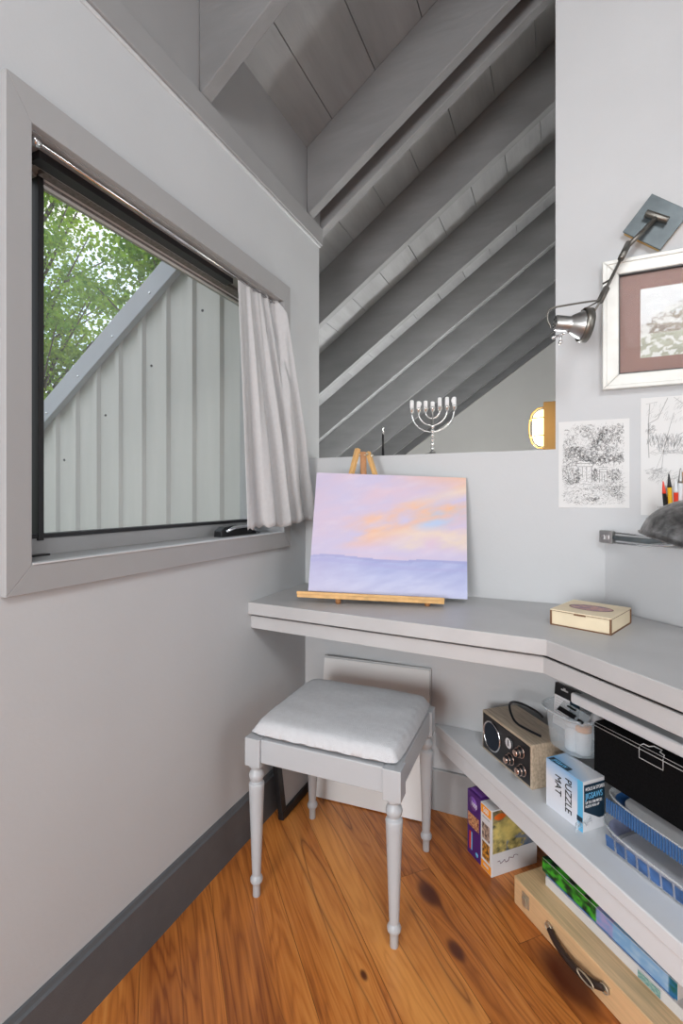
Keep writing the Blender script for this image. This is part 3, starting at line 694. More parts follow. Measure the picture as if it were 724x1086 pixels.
# trees behind, with lighter gaps
for _ in range(150):
    cx, cz = rd.uniform(-.085, .08), rd.uniform(.135, .254)
    if (cx + .03) ** 2 / .0007 + (cz - .205) ** 2 / .0003 < 1: continue
    for k in range(16):
        a_ = rd.uniform(0, 2 * PI); r = rd.uniform(.004, .010); b3 = a_ + .7
        x0, z0, x1, z1 = cx + r * math.cos(a_), cz + r * math.sin(a_), cx + r * math.cos(b3), cz + r * math.sin(b3)
        if -.086 < min(x0, x1) and max(x0, x1) < .083 and max(z0, z1) < .258: (dk_ if rd.random() < .35 else lt_).append((x0, z0, x1, z1, .0009))
for cx, cz, rx, rz_, n in [(-.070, .105, .016, .030, 170), (-.045, .098, .010, .022, 120), (.005, .100, .008, .022, 120), (.058, .100, .018, .018, 150), (-.06, .078, .02, .008, 60), (.015, .145, .03, .012, 120), (.045, .22, .03, .02, 110), (-.02, .15, .02, .008, 70), (.04, .06, .04, .01, 60), (.06, .045, .02, .02, 60), (.0, .025, .02, .006, 50), (-.05, .18, .03, .01, 90)]: blob(cx, cz, rx, rz_, n, .006, dk_)
blob(0, .13, .105, .15, 1500, .006, lt_, .0006); blob(0, .05, .105, .055, 520, .010, lt_, .0006, .4); blob(.0, .03, .1, .03, 160, .005, dk_, .0007); blob(.06, .065, .03, .03, 120, .005, dk_, .0007)
# pavilion and gate pillar
for a_ in range(12):
    t0 = PI * a_ / 12; t1 = PI * (a_ + 1) / 12
    dk_.append((-.024 + .026 * math.cos(t0), .138 + .010 * math.sin(t0), -.024 + .026 * math.cos(t1), .138 + .010 * math.sin(t1), .001))
for x0, z0, x1, z1 in [(-.050, .138, .002, .138), (-.050, .138, -.046, .128), (.002, .138, -.002, .128), (-.046, .128, -.002, .128), (-.042, .128, -.040, .082), (-.004, .128, -.004, .080), (-.03, .128, -.03, .095), (-.018, .128, -.018, .082), (.016, .125, .040, .125), (.018, .118, .038, .118), (.014, .110, .042, .110), (.018, .118, .018, .078), (.038, .118, .038, .078), (.024, .105, .024, .080), (.031, .105, .031, .080), (.027, .132, .027, .125)]:
    dk_.append((x0, z0, x1, z1, .0011))
strokes(s1, dk_, 0, 'ink'); strokes(s1, lt_, 0, 'inkl', -.0014)
s2 = thing('woodland_sketch', 'pencil sketch of bare trees and an arched bridge, partly behind the pens', 'sketch', (.322, YB, 1.041))
mb = MB(); mb.box((-.103, -.0012, 0), (.145, -.0002, .349)); mb.build('paper', 'paper', s2)
dk_, lt_ = [], []; rd = random.Random(8)
def curve(pts, dst, w_=.001):
    for i in range(len(pts) - 1): dst.append((*pts[i], *pts[i + 1], w_))
curve([(-.085, .27), (-.06, .285), (-.045, .32), (-.035, .345)], dk_, .002); curve([(-.082, .17), (-.084, .22), (-.083, .28), (-.08, .33)], dk_, .0022); curve([(-.09, .33), (-.06, .335)], lt_)
curve([(-.052, .12), (-.045, .19), (-.03, .26), (-.02, .30)], dk_, .0014); curve([(-.07, .12), (-.045, .19)], dk_, .001)
curve([(.02, .34), (.04, .31), (.08, .29)], dk_, .002); curve([(-.02, .345), (.03, .30), (.10, .24)], lt_, .0012)
curve([(-.02, .20), (-.008, .235), (.02, .252), (.06, .256)], dk_, .0016); curve([(-.014, .195), (0, .228), (.03, .244), (.06, .247)], lt_, .0014)
def bl2(cx, cz, rx, rz_, n, L_, dst, w_, ang):
    for _ in range(n):
        a_ = rd.uniform(0, 2 * PI); r = rd.random() ** .5; x = cx + rx * r * math.cos(a_); z = cz + rz_ * r * math.sin(a_)
        if not (-.097 < x < .13 and .01 < z < .335): continue
        th = ang + rd.uniform(-.5, .5); dst.append((x, z, x + L_ * math.cos(th), z + L_ * math.sin(th), w_))
bl2(-.045, .215, .045, .018, 150, .012, lt_, .0008, 1.5); bl2(-.03, .20, .035, .02, 90, .010, dk_, .0007, 1.5); bl2(0, .185, .09, .006, 60, .016, lt_, .0008, 0); bl2(-.07, .13, .03, .01, 50, .01, lt_, .0008, .2)
bl2(-.05, .11, .04, .02, 60, .012, lt_, .0007, .8); bl2(-.08, .25, .012, .015, 50, .008, dk_, .0007, .8); bl2(0, .30, .09, .035, 90, .014, lt_, .0006, .9); bl2(.05, .13, .06, .05, 80, .012, lt_, .0006, .2)
strokes(s2, dk_, 0, 'inkl'); strokes(s2, lt_, 0, 'inkl', -.0014)

# swing arm spotlight
sw = thing('swing_arm_spotlight', 'metal swing-arm spotlight on a square plate above the framed picture', 'wall lamp', (.254, YB, 1.897))
mb = MB(); mb.cbox((0, -.010, 0), (.112, .016, .112), R_(PI / 4 - .12, 'Y')); mb.build('backing_block', 'brass', sw)
mb = MB(); mb.cbox((0, -.024, 0), (.120, .006, .120), R_(PI / 4 - .12, 'Y')); mb.build('plate', 'platem', sw, bevel=.001)
mb = MB(); mb.tube([(-.028, -.045, .022), (.026, -.045, -.012)], .0095, 16); mb.tube([(-.004, -.02, .006), (-.004, -.045, .006)], .006, 10); mb.build('pivot', 'bronze', sw, bevel=.001)
k0 = Vector((-.005, -.050, -.002)); k1 = Vector((-.083, -.100, -.093)); k2 = Vector((-.154, -.190, -.264))
mb = MB(); mb.tube([k0, k1], .0065, 12); mb.build('inner_arm', 'bronze', sw)
mb = MB(); d = (k2 - k1); mb.tube([k1 - d * .09, k1 + d * .22], [.0088, .0088], 8); mb.tube([k1, k2], .0042, 10); mb.tube([k2 - d * .22, k2 + d * .02], .0090, 14); mb.build('outer_arm', 'bronze', sw)
hc = Vector((-.222, -.240, -.338))      # head centre
mb = MB(); mb.tube(smooth([k2, k2 + Vector((-.03, -.015, -.004)), hc + Vector((-.045, 0, .056)), hc + Vector((-.062, 0, .052)), hc + Vector((-.066, 0, .025)), hc + Vector((-.055, 0, .002))], 2), .0027, 8)
mb.tube([k2 + Vector((.006, 0, .044)), k2 + Vector((.022, -.01, .048)), hc + Vector((.062, -.02, .045)), hc + Vector((.047, -.02, .018))], .0027, 8); mb.tube([k2, hc + Vector((.02, 0, .036))], .002, 8); mb.build('yoke', 'bronze', sw)
HM = T(hc + Vector((.018, 0, 0))) @ R_(PI / 2 - .10, 'Y') @ R_(.0, 'X')
HM = T(hc + Vector((.018, 0, -.002))) @ Vector((1, .35, -.12)).to_track_quat('Z', 'Y').to_matrix().to_4x4()
mb = MB(); mb.lathe([(.017, -.068), (.020, -.066), (.020, -.030), (.023, -.026), (.034, -.006), (.040, .006), (.0415, .018), (.038, .019), (.034, .010), (.02, -.01), (.004, -.012)], 28, HM); mb.build('lamp_head', 'steel', sw)
mb = MB(); mb.lathe([(.0415, .0), (.045, .002), (.045, .020), (.040, .021)], 28, HM, cap=False); mb.build('rim_ring', 'bronze', sw)
mb = MB(); 
for a_ in range(6): mb.lathe([(.003, -.0695), (.003, -.0675)], 8, HM @ R_(a_ * PI / 3, 'Z') @ T((.012, 0, 0)))
mb.build('vent_holes', 'black', sw)
mb = MB(); p0 = hc + Vector((-.050, -.01, -.030)); mb.tube([p0, p0 + Vector((.045, 0, .012))], .003, 8); mb.ball(p0, .0055); mb.tube([hc + Vector((-.03, -.01, -.024)), hc + Vector((-.032, -.012, -.045))], .003, 8); mb.ball(hc + Vector((-.032, -.012, -.046)), .0055); mb.build('thumbscrew', 'chrome', sw)

# dome lamp on its bracket at the corner of the angled wall
dl = thing('dome_wall_lamp', 'dark hammered metal dome lamp on chrome bars at the right edge', 'wall lamp', (.133, 1.662, .975))
DI = Matrix.Rotation(-PI / 4, 4, 'Z')
mb = MB(); mb.cbox((0, -.006, 0), (.046, .016, .038), DI); mb.build('bracket', 'steel', dl, bevel=.003)
mb = MB(); mb.box((-.012, -.0155, -.007), (-.003, -.0145, .006), DI); mb.box((.003, -.0155, -.007), (.012, -.0145, .006), DI); mb.build('stamped_mark', 'chrome', dl)
dc = Vector((.300, 1.340, .979)) - Vector((.133, 1.662, .975))
p0 = Vector((.014, -.022, 0))
for z, r, m_, nm in ((.014, .0026, 'chrome', 'upper_bar'), (-.016, .0026, 'chrome', 'lower_bar'), (-.001, .0075, 'platem', 'spring_bar')):
    mb = MB(); mb.tube([p0 + Vector((0, 0, z)), Vector((.085, -.130, z * .9 + .001)), dc + Vector((-.03, .03, z + .02))], r, 10); mb.build(nm, m_, dl)
DM = T(dc) @ R_(.26, 'Y') @ R_(.05, 'X')
mb = MB(); R0 = .132; pr = [(R0 * math.cos(a_) + .0, R0 * .84 * math.sin(a_)) for a_ in [PI / 2 * i / 14 for i in range(14)]]
pr = [(R0 + .003, -.003), (R0 + .004, 0)] + pr + [(.012, R0 * .84), (.012, R0 * .84 + .02)]
mb.lathe(pr, 48, DM, cap=False); o = mb.build('shade', 'darkshade', dl); sm = o.modifiers.new('s', 'SOLIDIFY'); sm.thickness = .0025
mb = MB(); mb.lathe([(.012, .02), (.018, .03), (.018, .085), (.012, .10)], 20, DM); mb.ball(DM @ Vector((0, 0, .012)), .026, 10); mb.build('bulb', 'card', dl)
# pen jar on the ledge behind it
pc = (.295, 1.612, .958)
pj = thing('pen_jar', 'clear glass jar of paint pens on the corner ledge', 'jar', pc)
mb = MB(); mb.lathe([(.040, 0), (.044, .004), (.045, .11), (.043, .11), (.042, .006)], 28, cap=True); mb.build('glass', 'clear', pj)
mb = MB(); mb.tube([(-.075, -.0, .045), (-.070, 0, .075), (-.045, 0, .088)], .004, 8); mb.build('handle', 'clear', pj)
pens = [(-.028, -.012, .172, .005, 'black', 'red', 'black pen with a red collar at the left of the jar'), (-.017, -.016, .192, .0055, 'yellow', 'black', 'yellow pencil with a dark point in the jar'), (.004, -.018, .206, .0065, 'card', 'steel', 'white pen with a tall grey cap, tallest in the jar'),
        (-.006, -.026, .175, .0055, 'red', 'card', 'red crayon leaning behind the yellow pencil'), (.017, -.022, .180, .0055, 'red', 'yellow', 'red pen beside the tall white one'), (.030, -.014, .188, .009, 'yellow', 'orange', 'thick yellow marker at the right of the jar'), (.020, .014, .200, .014, 'easeld', 'easeld', 'broad brown wooden ruler standing in the jar'), (-.020, .01, .160, .005, 'plum', 'steel', 'plum coloured pen behind the black pen'), (.036, -.022, .17, .006, 'orange', 'red', 'orange marker at the right edge of the jar')]
for x, y, L_, r, m1, m2, lb in pens:
    p = thing('pen', lb, 'pen', (pc[0] + x * .7, pc[1] + y * .7, pc[2] + .006), rot=(-y * 2.2, x * 3.0, 0), group='pens in the glass jar')
    mb = MB()
    if m1 == 'easeld': mb.box((-.016, -.002, 0), (.016, .002, L_)); mb.build('blade', m1, p)
    else:
        mb.lathe([(r, 0), (r, L_ * .82)], 12); mb.build('barrel', m1, p)
        mb = MB(); mb.lathe([(r * 1.05, L_ * .82), (r * .9, L_ * .86), (r * .35, L_), (r * .15, L_ + .004)], 12); mb.build('tip', m2, p)

# little wooden box
wb = thing('wooden_box', 'small plywood keepsake box with an oval picture on its lid', 'box', (.0745, 1.458, .755), -.37)
bw, bd, bh = .148, .166, .042
mb = MB(); mb.box((-bw / 2 + .002, -bd / 2 + .002, .003), (bw / 2 - .002, bd / 2 - .002, bh - .004)); mb.build('body', 'ply', wb)
mb = MB(); mb.box((-bw / 2, -bd / 2, 0), (bw / 2, bd / 2, .0028)); mb.build('base_board', 'plydark', wb)
for sx_ in (-1, 1):
    for sy_ in (-1, 1): mb = MB(); mb.cbox((sx_ * (bw / 2 - .0015), sy_ * (bd / 2 - .0015), bh / 2 - .001), (.0042, .0042, bh - .006)); mb.build('corner_joint', 'plydark', wb)
ld = MB(); ld.box((-bw / 2, -bd / 2, bh - .0033), (bw / 2, bd / 2, bh)); ld = ld.build('lid', 'ply', wb)
mb = MB(); mb.box((-bw / 2 - .0004, -bd / 2 - .0004, bh - .0042), (bw / 2 + .0004, bd / 2 + .0004, bh - .0030)); mb.box((-.014, -bd / 2 - .0006, bh - .0075), (.014, -bd / 2 + .002, bh - .0035)); mb.build('lid_edge', 'plydark', ld)
mb = MB(); vs = [(0, 0, bh + .0006)]; cs = [srgb(190, 150, 135)]; fs = []; rings = 9; n_ = 40
for j in range(1, rings + 1):
    for i in range(n_):
        a_ = 2 * PI * i / n_; x, y = .054 * j / rings * math.cos(a_), .036 * j / rings * math.sin(a_); vs.append((x, y, bh + .0006))
        f = fbm(x * 60, y * 60, 1); cs.append(srgb(110, 70, 50) if j == rings else mix(srgb(205, 160, 145), srgb(140, 120, 140), .5 + f))
for i in range(n_): fs.append((0, 1 + i, 1 + (i + 1) % n_))
for j in range(rings - 1):
    for i in range(n_): k = (i + 1) % n_; a_ = 1 + j * n_; fs.append((a_ + i, a_ + n_ + i, a_ + n_ + k, a_ + k))
mb.add(vs, fs, R_(.1, 'Z')); mb.build('oval_picture', 'col', ld, colors=cs)

# ------------------------------------------------------------ on the low shelf
ZS = .3003
ra = thing('table_radio', 'wood-cased table radio with a black face and chrome dials', 'radio', (-.148, 1.496, ZS), -.855)
rw, rh, rd_ = .236, .122, .125
ra.location = (-.148 + .0625 * .755, 1.496 + .0625 * .656, ZS)
mb = MB(); mb.box((-rw / 2, -rd_ / 2, 0), (rw / 2, rd_ / 2, rh)); mb.build('case', 'radiow', ra, bevel=.003)
mb = MB(); mb.box((-rw / 2 + .006, -rd_ / 2 - .0015, .007), (rw / 2 - .006, -rd_ / 2 + .002, rh - .007)); mb.build('face', 'radiob', ra, bevel=.002)
FY = -rd_ / 2 - .0015
def disc(r, prof, x, z, m, par, nm, n=28): mb = MB(); mb.lathe(prof, n, T((x, FY, z)) @ R_(PI / 2, 'X')); return mb.build(nm, m, par)
sp = disc(0, [(.041, 0), (.041, .002), (.036, .001)], -.062, .062, 'mesh', ra, 'speaker')
mb = MB(); mb.tube([(-.062 + .042 * math.cos(2 * PI * i / 40), FY - .002, .062 + .042 * math.sin(2 * PI * i / 40)) for i in range(40)], .0028, 8, True); mb.build('speaker_ring', 'chrome', sp)
dd = disc(0, [(.016, 0), (.016, .003), (.014, .0035)], .022, .082, 'card', ra, 'tuning_dial')
mb = MB(); mb.tube([(.022 + .016 * math.cos(2 * PI * i / 30), FY - .003, .082 + .016 * math.sin(2 * PI * i / 30)) for i in range(30)], .0016, 6, True); mb.box((.0205, FY - .0045, .074), (.0235, FY - .003, .092)); mb.build('dial_ring', 'black', dd)
for x, z in ((.075, .083), (.030, .040), (.082, .036)):
    kn = disc(0, [(.015, 0), (.015, .003), (.012, .005), (.0115, .018), (.009, .020)], x, z, 'black', ra, 'knob')
    mb = MB(); mb.tube([(x + .0155 * math.cos(2 * PI * i / 30), FY - .002, z + .0155 * math.sin(2 * PI * i / 30)) for i in range(30)], .0014, 6, True); mb.lathe([(.0095, .0175), (.0095, .0215), (.006, .022)], 20, T((x, FY, z)) @ R_(PI / 2, 'X')); mb.tube([(x + .0122 * math.cos(2 * PI * i / 24), FY - .012, z + .0122 * math.sin(2 * PI * i / 24)) for i in range(24)], .0012, 6, True); mb.build('knob_cap', 'copper', kn)
mb = MB(); q = Vector((-.10, 1.56, ZS + rh))
pts = [(-.165, 1.615, .42), (-.155, 1.60, .478), (-.135, 1.585, .488), (-.06, 1.535, .478), (.0, 1.49, .462)]
pts = [(-.125, 1.515, .428), (-.150, 1.535, .452), (-.142, 1.545, .476), (-.115, 1.540, .479), (-.02, 1.485, .474), (.01, 1.47, .46)]
pts2 = [(-.145, 1.53, .45), (-.135, 1.515, .436), (-.09, 1.485, .4275), (-.03, 1.455, .4275), (-.012, 1.44, .4275)]
mb = MB(); mb.tube(smooth([(-.045, 1.515, .458), (-.06, 1.525, .468), (-.110, 1.556, .474), (-.142, 1.560, .470), (-.140, 1.548, .448), (-.122, 1.515, .4275), (-.08, 1.483, .4270), (-.050, 1.462, .4270)]), .0034, 8)
tag(mb.build('power_cable', 'cable'), 'black power cable looped over the top of the radio', 'cable')
# puzzle mat box
pz = thing('puzzle_mat_box', 'white and blue puzzle mat box standing on the low shelf beside the radio', 'box', (.008, 1.3205, ZS), -PI / 4)
bx, by, bz = .116, .068, .120
pz.location = (.008 + by / 2 * q2, 1.3205 + by / 2 * q2, ZS)
mb = MB(); mb.box((-bx / 2, -by / 2, 0), (bx / 2, by / 2, bz)); mb.build('carton', 'card', pz, bevel=.001)
def pfront(u, v):
    c = mix(srgb(226, 230, 238), srgb(118, 178, 226), max(0, min(1, (v - .55) * 1.9 + (u - .5) * .35 + .12 * fbm(u * 3, v * 3, 1))))
    if u > .86: c = srgb(92, 182, 226)
    return c
sheet('front_print', bx, bz, pfront, pz, T((0, -by / 2 - .0006, 0)), 'print', 40, 40)
def ptop(u, v): return mix(srgb(120, 182, 230), srgb(226, 230, 236), max(0, min(1, v * 1.2 + (u - .5))))
sheet('top_print', bx, by, ptop, pz, T((0, -by / 2, bz + .0003)) @ R_(-PI / 2, 'X'), 'print', 30, 30)
mb = MB(); mb.box((-bx / 2 + .006, -by / 2 + .001, bz + .001), (bx / 2 - .048, -by / 2 + .018, bz + .0015)); mb.build('black_band', 'navy', pz)
text('JIGSAW', .015, 'sky', pz, T((-.021, -by / 2 + .009, bz + .0018)), sx=.8)
text('PUZZLE', .028, 'black', pz, T((.014, -by / 2 - .0014, .062)) @ FRONT @ R_(-PI / 2, 'Z'), sx=.86)
text('MAT', .028, 'black', pz, T((-.018, -by / 2 - .0014, .072)) @ FRONT @ R_(-PI / 2, 'Z'), sx=.86)
mb = MB(); mb.box((bx / 2 - .017, -by / 2 - .0016, .022), (bx / 2 - .001, -by / 2 - .001, .034)); mb.build('size_mark', 'navy', pz)
SIDE = R_(PI / 2, 'Z') @ FRONT
mb = MB(); x_ = bx / 2 + .0008
mb.add([(x_, -by / 2 + .002, .112), (x_, -by / 2 + .002, .050), (x_, -by / 2 + .05, .026), (x_, by / 2 - .001, .026), (x_, by / 2 - .001, .112)], [(0, 1, 2, 3, 4)]); mb.build('side_print', 'navy', pz)
for s_, z, m_, sz_ in (('ROLLS & STORES', .101, 'card', .0115), ('JIGSAWS', .084, 'sky', .020), ('UP TO 1500 PIECES', .069, 'card', .0088), ('PUZZLE ROLL-UP', .060, 'card', .0080)): text(s_, sz_, m_, pz, T((x_ + .0006, -by / 2 + .006, z)) @ SIDE, align='LEFT', sx=.7)

# clear tub with craft things
tb = thing('plastic_tub', 'clear oval plastic tub of craft supplies on top of the puzzle mat box', 'tub', (.0742, 1.4814, .4226), -PI / 4)
def superring(a, b3, z, n=56, p=3.2):
    o_ = []
    for i in range(n):
        t = 2 * PI * i / n; c, s_ = math.cos(t), math.sin(t); o_.append((a * math.copysign(abs(c) ** (2 / p), c), b3 * math.copysign(abs(s_) ** (2 / p), s_), z))
    return o_
def loft(rings, closed_bottom=True):
    vs = []; fs = []; n = len(rings[0])
    for r in rings: vs += r
    for j in range(len(rings) - 1):
        for i in range(n): k = (i + 1) % n; fs.append((j * n + i, j * n + k, (j + 1) * n + k, (j + 1) * n + i))
    if closed_bottom: fs.append(tuple(range(n))[::-1])
    mb = MB(); mb.add(vs, fs, None, True); return mb
mb = loft([superring(.064, .100, .001), superring(.068, .106, .004), superring(.073, .113, .060), superring(.076, .116, .094), superring(.083, .123, .096), superring(.084, .124, .103)])
o = mb.build('tub_body', 'tub', tb); sm = o.modifiers.new('s', 'SOLIDIFY'); sm.thickness = .0012
mb = MB(); mb.tube([Vector(p) for p in superring(.084, .124, .103)], .0022, 6, True); mb.build('rim', 'tub', tb)
def tubpt(x, y, z): v = Matrix.Rotation(-PI / 4, 3, 'Z') @ Vector((x, y, 0)); return (v.x + .0742, v.y + 1.4814, .4226 + z)
for i, (x, y, h_, lb, orange) in enumerate([(.012, -.072, .060, 'white plastic bottle inside the tub, nearest its middle', 0), (.036, -.064, .058, 'white jar with an orange lid inside the tub, beside the black case', 1)]):
    t = thing('jar', lb, 'jar', tubpt(x, y, .006), group='jars in the plastic tub')
    mb = MB(); mb.lathe([(.019, 0), (.021, .003), (.021, h_ - .006), (.018, h_)], 24); mb.build('body', 'card', t)
    mb = MB(); mb.lathe([(.0205, h_), (.0205, h_ + .012), (.018, h_ + .014)], 24); mb.build('lid', 'orange' if orange else 'card', t)
t = thing('blister_pack', 'hanging pack with a black header and white printed card in the tub', 'package', tubpt(-.028, -.068, .012), -PI / 4, rot=(-.10, 0, -PI / 4))
mb = MB(); mb.box((-.036, -.004, .03), (.018, .004, .115)); mb.build('card', 'card', t)
mb = MB(); mb.box((-.0365, -.005, .110), (.050, .005, .142)); mb.build('header', 'black', t)
mb = MB(); mb.box((-.014, -.0055, .128), (.010, -.0048, .132)); mb.box((-.006, -.0055, .131), (.001, -.0048, .136)); mb.build('hang_slot', 'desk', t)
mb = MB()
for i in range(9): mb.box((-.030, -.0046, .102 - i * .007), (-.030 + random.uniform(.030, .044), -.0041, .1028 - i * .007))
mb.build('fine_print', 'inkl', t)
mb = MB(); mb.box((.018, -.0045, .06), (.044, .0035, .110)); mb.build('side_window', 'navy', t)
for x, y, z, sx_, m_, nm, lb, c in [(.022, .0, .085, (.016, .02, .030), 'card', 'bottle', 'small white capped bottle in the tub behind the label card', 'bottle'), (.046, .018, .080, (.020, .022, .032), 'plum', 'thread_spool', 'plum coloured spool in the tub', 'spool'), (.050, .075, .092, (.026, .024, .020), 'lime', 'yarn_ball', 'lime green ball of yarn at the back of the tub', 'yarn')]:
    mb = MB(); p = tubpt(x, y, z)
    if m_ == 'lime': mb.ball(p, .026, 12, 1, 1, .8)
    elif m_ == 'card': mb.lathe([(.016, -.06), (.016, .0), (.008, .008), (.008, .014), (.011, .015), (.011, .032), (.009, .034)], 18, T(p))
    else: mb.lathe([(.018, -.03), (.018, -.026), (.012, -.024), (.012, .018), (.018, .02), (.018, .026)], 18, T(p))
    tag(mb.build(nm, m_), lb, c)
t = thing('label_card', 'slim grey packet with black stripes lying across the tub', 'packet', tubpt(.018, -.092, .104), rot=(-.9, 0, -PI / 4 - .1))
mb = MB(); mb.box((-.040, -.003, -.012), (.055, .003, .022)); mb.build('sleeve', 'tub', t)
mb = MB(); mb.box((-.037, -.0038, -.009), (.025, -.0032, .004)); mb.box((-.02, -.0038, .012), (.012, -.0032, .017)); mb.box((.035, -.0038, -.008), (.055, -.0032, .0)); mb.build('stripe', 'black', t)

# plastic trays under the black case
def Kp(a_, c): # point on the diagonal: a_ along (1,-1), c = (x+y)/sqrt2
    return ((c + a_) * q2, (c - a_) * q2)
def tray(name, label, a0, a1, c0, c1, z, h_, film, panels):
    ca, cc = (a0 + a1) / 2, (c0 + c1) / 2; x, y = Kp(ca, cc); A, B = (a1 - a0) / 2, (c1 - c0) / 2
    t = thing(name, label, 'tray', (x, y, z), -PI / 4)
    mb = loft([superring(A * .94, B * .86, .001, 80, 5), superring(A * .96, B * .90, .003, 80, 5), superring(A, B, h_ - .004, 80, 5), superring(A + .006, B + .006, h_ - .002, 80, 5), superring(A + .006, B + .006, h_, 80, 5)])
    o = mb.build('tray_body', 'clear', t); sm = o.modifiers.new('s', 'SOLIDIFY'); sm.thickness = .001
    mb = MB(); mb.tube([Vector(p) for p in superring(A + .006, B + .006, h_, 80, 5)], .0022, 6, True); mb.build('rim', 'clear', t)
    mb = loft([superring(A * .955, B * .89, .004, 80, 5), superring(A * .985, B * .97, h_ - .010, 80, 5)], False); mb.build('printed_band', film, t)
    if panels:
        mb = MB(); nn_ = int(2 * A / .026)
        for i in range(nn_):
            xx = -A + .03 + i * .026
            if xx + .022 > A - .02: break
            mb.add([(xx, -B * .945, .010), (xx + .021, -B * .945, .010), (xx + .0215, -B * .985, h_ - .014), (xx + .0005, -B * .985, h_ - .014)], [(0, 1, 2, 3)])
        mb.build('blue_panels', 'bluefilm', t)
    mb = MB(); mb.prism([(p[0], p[1]) for p in superring(A * .90, B * .84, 0, 60, 5)], .004, .008 if panels else h_ * .7); mb.build('paper_pad', 'card', t)
    if not panels:
        mb = MB()
        for i in range(70):
            xx = -A + .012 + i * .0065
            if xx > A - .01: break
            mb.box((xx, -B - .001, .008), (xx + .003, -B + .002, h_ - .006))
        mb.build('ribs', 'ribb', t)
    return t
M['lav'] = mat('lavender_film', (.35, .38, .58), .4, alpha=.75, vary=.3, vscale=30)
M['ribb'] = mat('rib_blue', (.05, .15, .36), .4)
M['bluef'] = mat('blue_film', (.04, .16, .42), .35, vary=.25, vscale=25)
tray('clear_tray', 'long clear plastic tray with blue and violet panels, lowest under the black case', -.840, -.38, .938, 1.16, ZS, .052, 'lav', True)
tray('ribbed_tray', 'clear lidded tray with a blue ribbed side between the lower tray and the black case', -.850, -.40, .976, 1.16, ZS + .0535, .0460, 'bluef', False)
x, y = Kp(-.856, .912)
x, y = Kp(-.872, .925)
mb = MB(); vs = []; fs = []
for j in range(9):
    for i in range(12):
        u, v = i / 11, j / 8; vs.append((x - .005 + u * .035 + .004 * nz(u * 5, v * 5, 1), y - .012 + v * .03 + u * .02, ZS + .004 + .040 * abs(nz(u * 3 + 7, v * 3, 2)) + .022 * u))
for j in range(8):
    for i in range(11): q = j * 12 + i; fs.append((q, q + 1, q + 13, q + 12))
mb.add(vs, fs, None, True); tag(mb.build('plastic_wrap', 'tub'), 'crumpled clear plastic wrap between the puzzle mat box and the trays', 'plastic wrap')
# black portfolio case
a0 = -.905; cx_, cy_ = Kp(a0 + .20, 1.008 + .06)
bc = thing('black_case', 'black fabric storage case with pale piping resting on the plastic trays', 'case', (cx_, cy_, ZS + .103), -PI / 4)
bh_ = .138
mb = MB(); mb.box((-.20, -.06, 0), (.26, .06, bh_)); mb.build('body', 'foam', bc, bevel=.009, seg=4)
mb = MB(); mb.tube([(-.194, -.0603, bh_ - .010), (.26, -.0603, bh_ - .010)], .0010, 6); mb.tube([(-.194, -.0578, bh_ - .0030), (.26, -.0578, bh_ - .0030)], .0006, 6)
mb.tube([(-.075, -.0605, bh_ - .006), (-.075, -.0605, bh_ - .030), (-.020, -.0605, bh_ - .030), (-.020, -.0605, bh_ - .006)], .0009, 6)
mb.tube([(-.075, -.058, bh_ - .004), (-.071, -.052, bh_ + .001), (-.058, -.052, bh_ + .001), (-.055, -.040, bh_ + .001), (-.037, -.040, bh_ + .001), (-.033, -.052, bh_ + .001), (-.022, -.054, bh_), (-.020, -.058, bh_ - .005)], .0012, 6)
mb.build('piping', 'seam', bc)
mb = MB(); mb.box((.0, -.03, bh_), (.16, .02, bh_ + .003)); mb.build('handle_patch', 'black', bc)
# white board lying on top, under the desk
cx_, cy_ = Kp(-.72, 1.110)
mb = MB(); mb.box((-.272, -.085, 0), (.28, .07, .028), T((cx_, cy_, ZS + .103 + bh_ + .006)) @ R_(-PI / 4, 'Z'))
tag(mb.build('foam_board', 'card', bevel=.006, seg=3), 'thick white board lying on the black case just under the desk', 'board')

# ------------------------------------------------------------ below the shelf
def puzzlebox(name, label, p0, L_, th, hh, spine, cover):
    """p0: floor point of the left spine corner; spine runs along (1,-1), cover along (1,1)"""
    cx = p0[0] + (th / 2 + L_ / 2) * q2; cy = p0[1] + (-th / 2 + L_ / 2) * q2
    t = thing(name, label, 'puzzle box', (cx, cy, .0003), -PI / 4, group='puzzle boxes on the floor')
    mb = MB(); mb.box((-th / 2, -L_ / 2, 0), (th / 2, L_ / 2, hh)); mb.build('carton', spine, t, bevel=.001)
    return t
t = puzzlebox('puzzle_box', 'purple puzzle box on the floor under the shelf', (-.262, 1.528), .16, .062, .194, 'purple', None)
def food(u, v): f = fbm(u * 6, v * 6, 3); return mix(srgb(190, 110, 80), srgb(235, 205, 150), .5 + f) if f < .2 else srgb(120, 50, 40)
sheet('photo_print', .054, .040, food, t, T((0, -.0806, .088)) @ Matrix.Shear('XZ', 4, (0, 0)), 'print', 24, 20)
text('1000', .020, 'card', t, T((.004, -.081, .160)) @ FRONT @ R_(-.1, 'Z'), sx=.7)
mb = MB(); mb.lathe([(.020, 0), (.020, .0005)], 20, T((-.002, -.0803, .162)) @ R_(PI / 2, 'X')); mb.build('badge', 'lilac', t)
mb = MB(); mb.box((-.020, -.0808, .018), (-.012, -.0803, .072)); mb.build('red_mark', 'red', t); mb = MB(); mb.box((-.011, -.0808, .018), (-.006, -.0803, .072)); mb.lathe([(.007, 0), (.007, .0005)], 16, T((.016, -.0803, .018)) @ R_(PI / 2, 'X')); mb.build('blue_mark', 'sky', t)
mb = MB(); mb.box((-.026, -.072, .1945), (.026, .07, .1952)); mb.build('top_print', 'lilac', t)
t = puzzlebox('puzzle_box', 'white and orange puzzle box with a food picture, nearer than the purple one', (-.2155, 1.4815), .165, .050, .192, 'card', None)
Y0 = -.0828
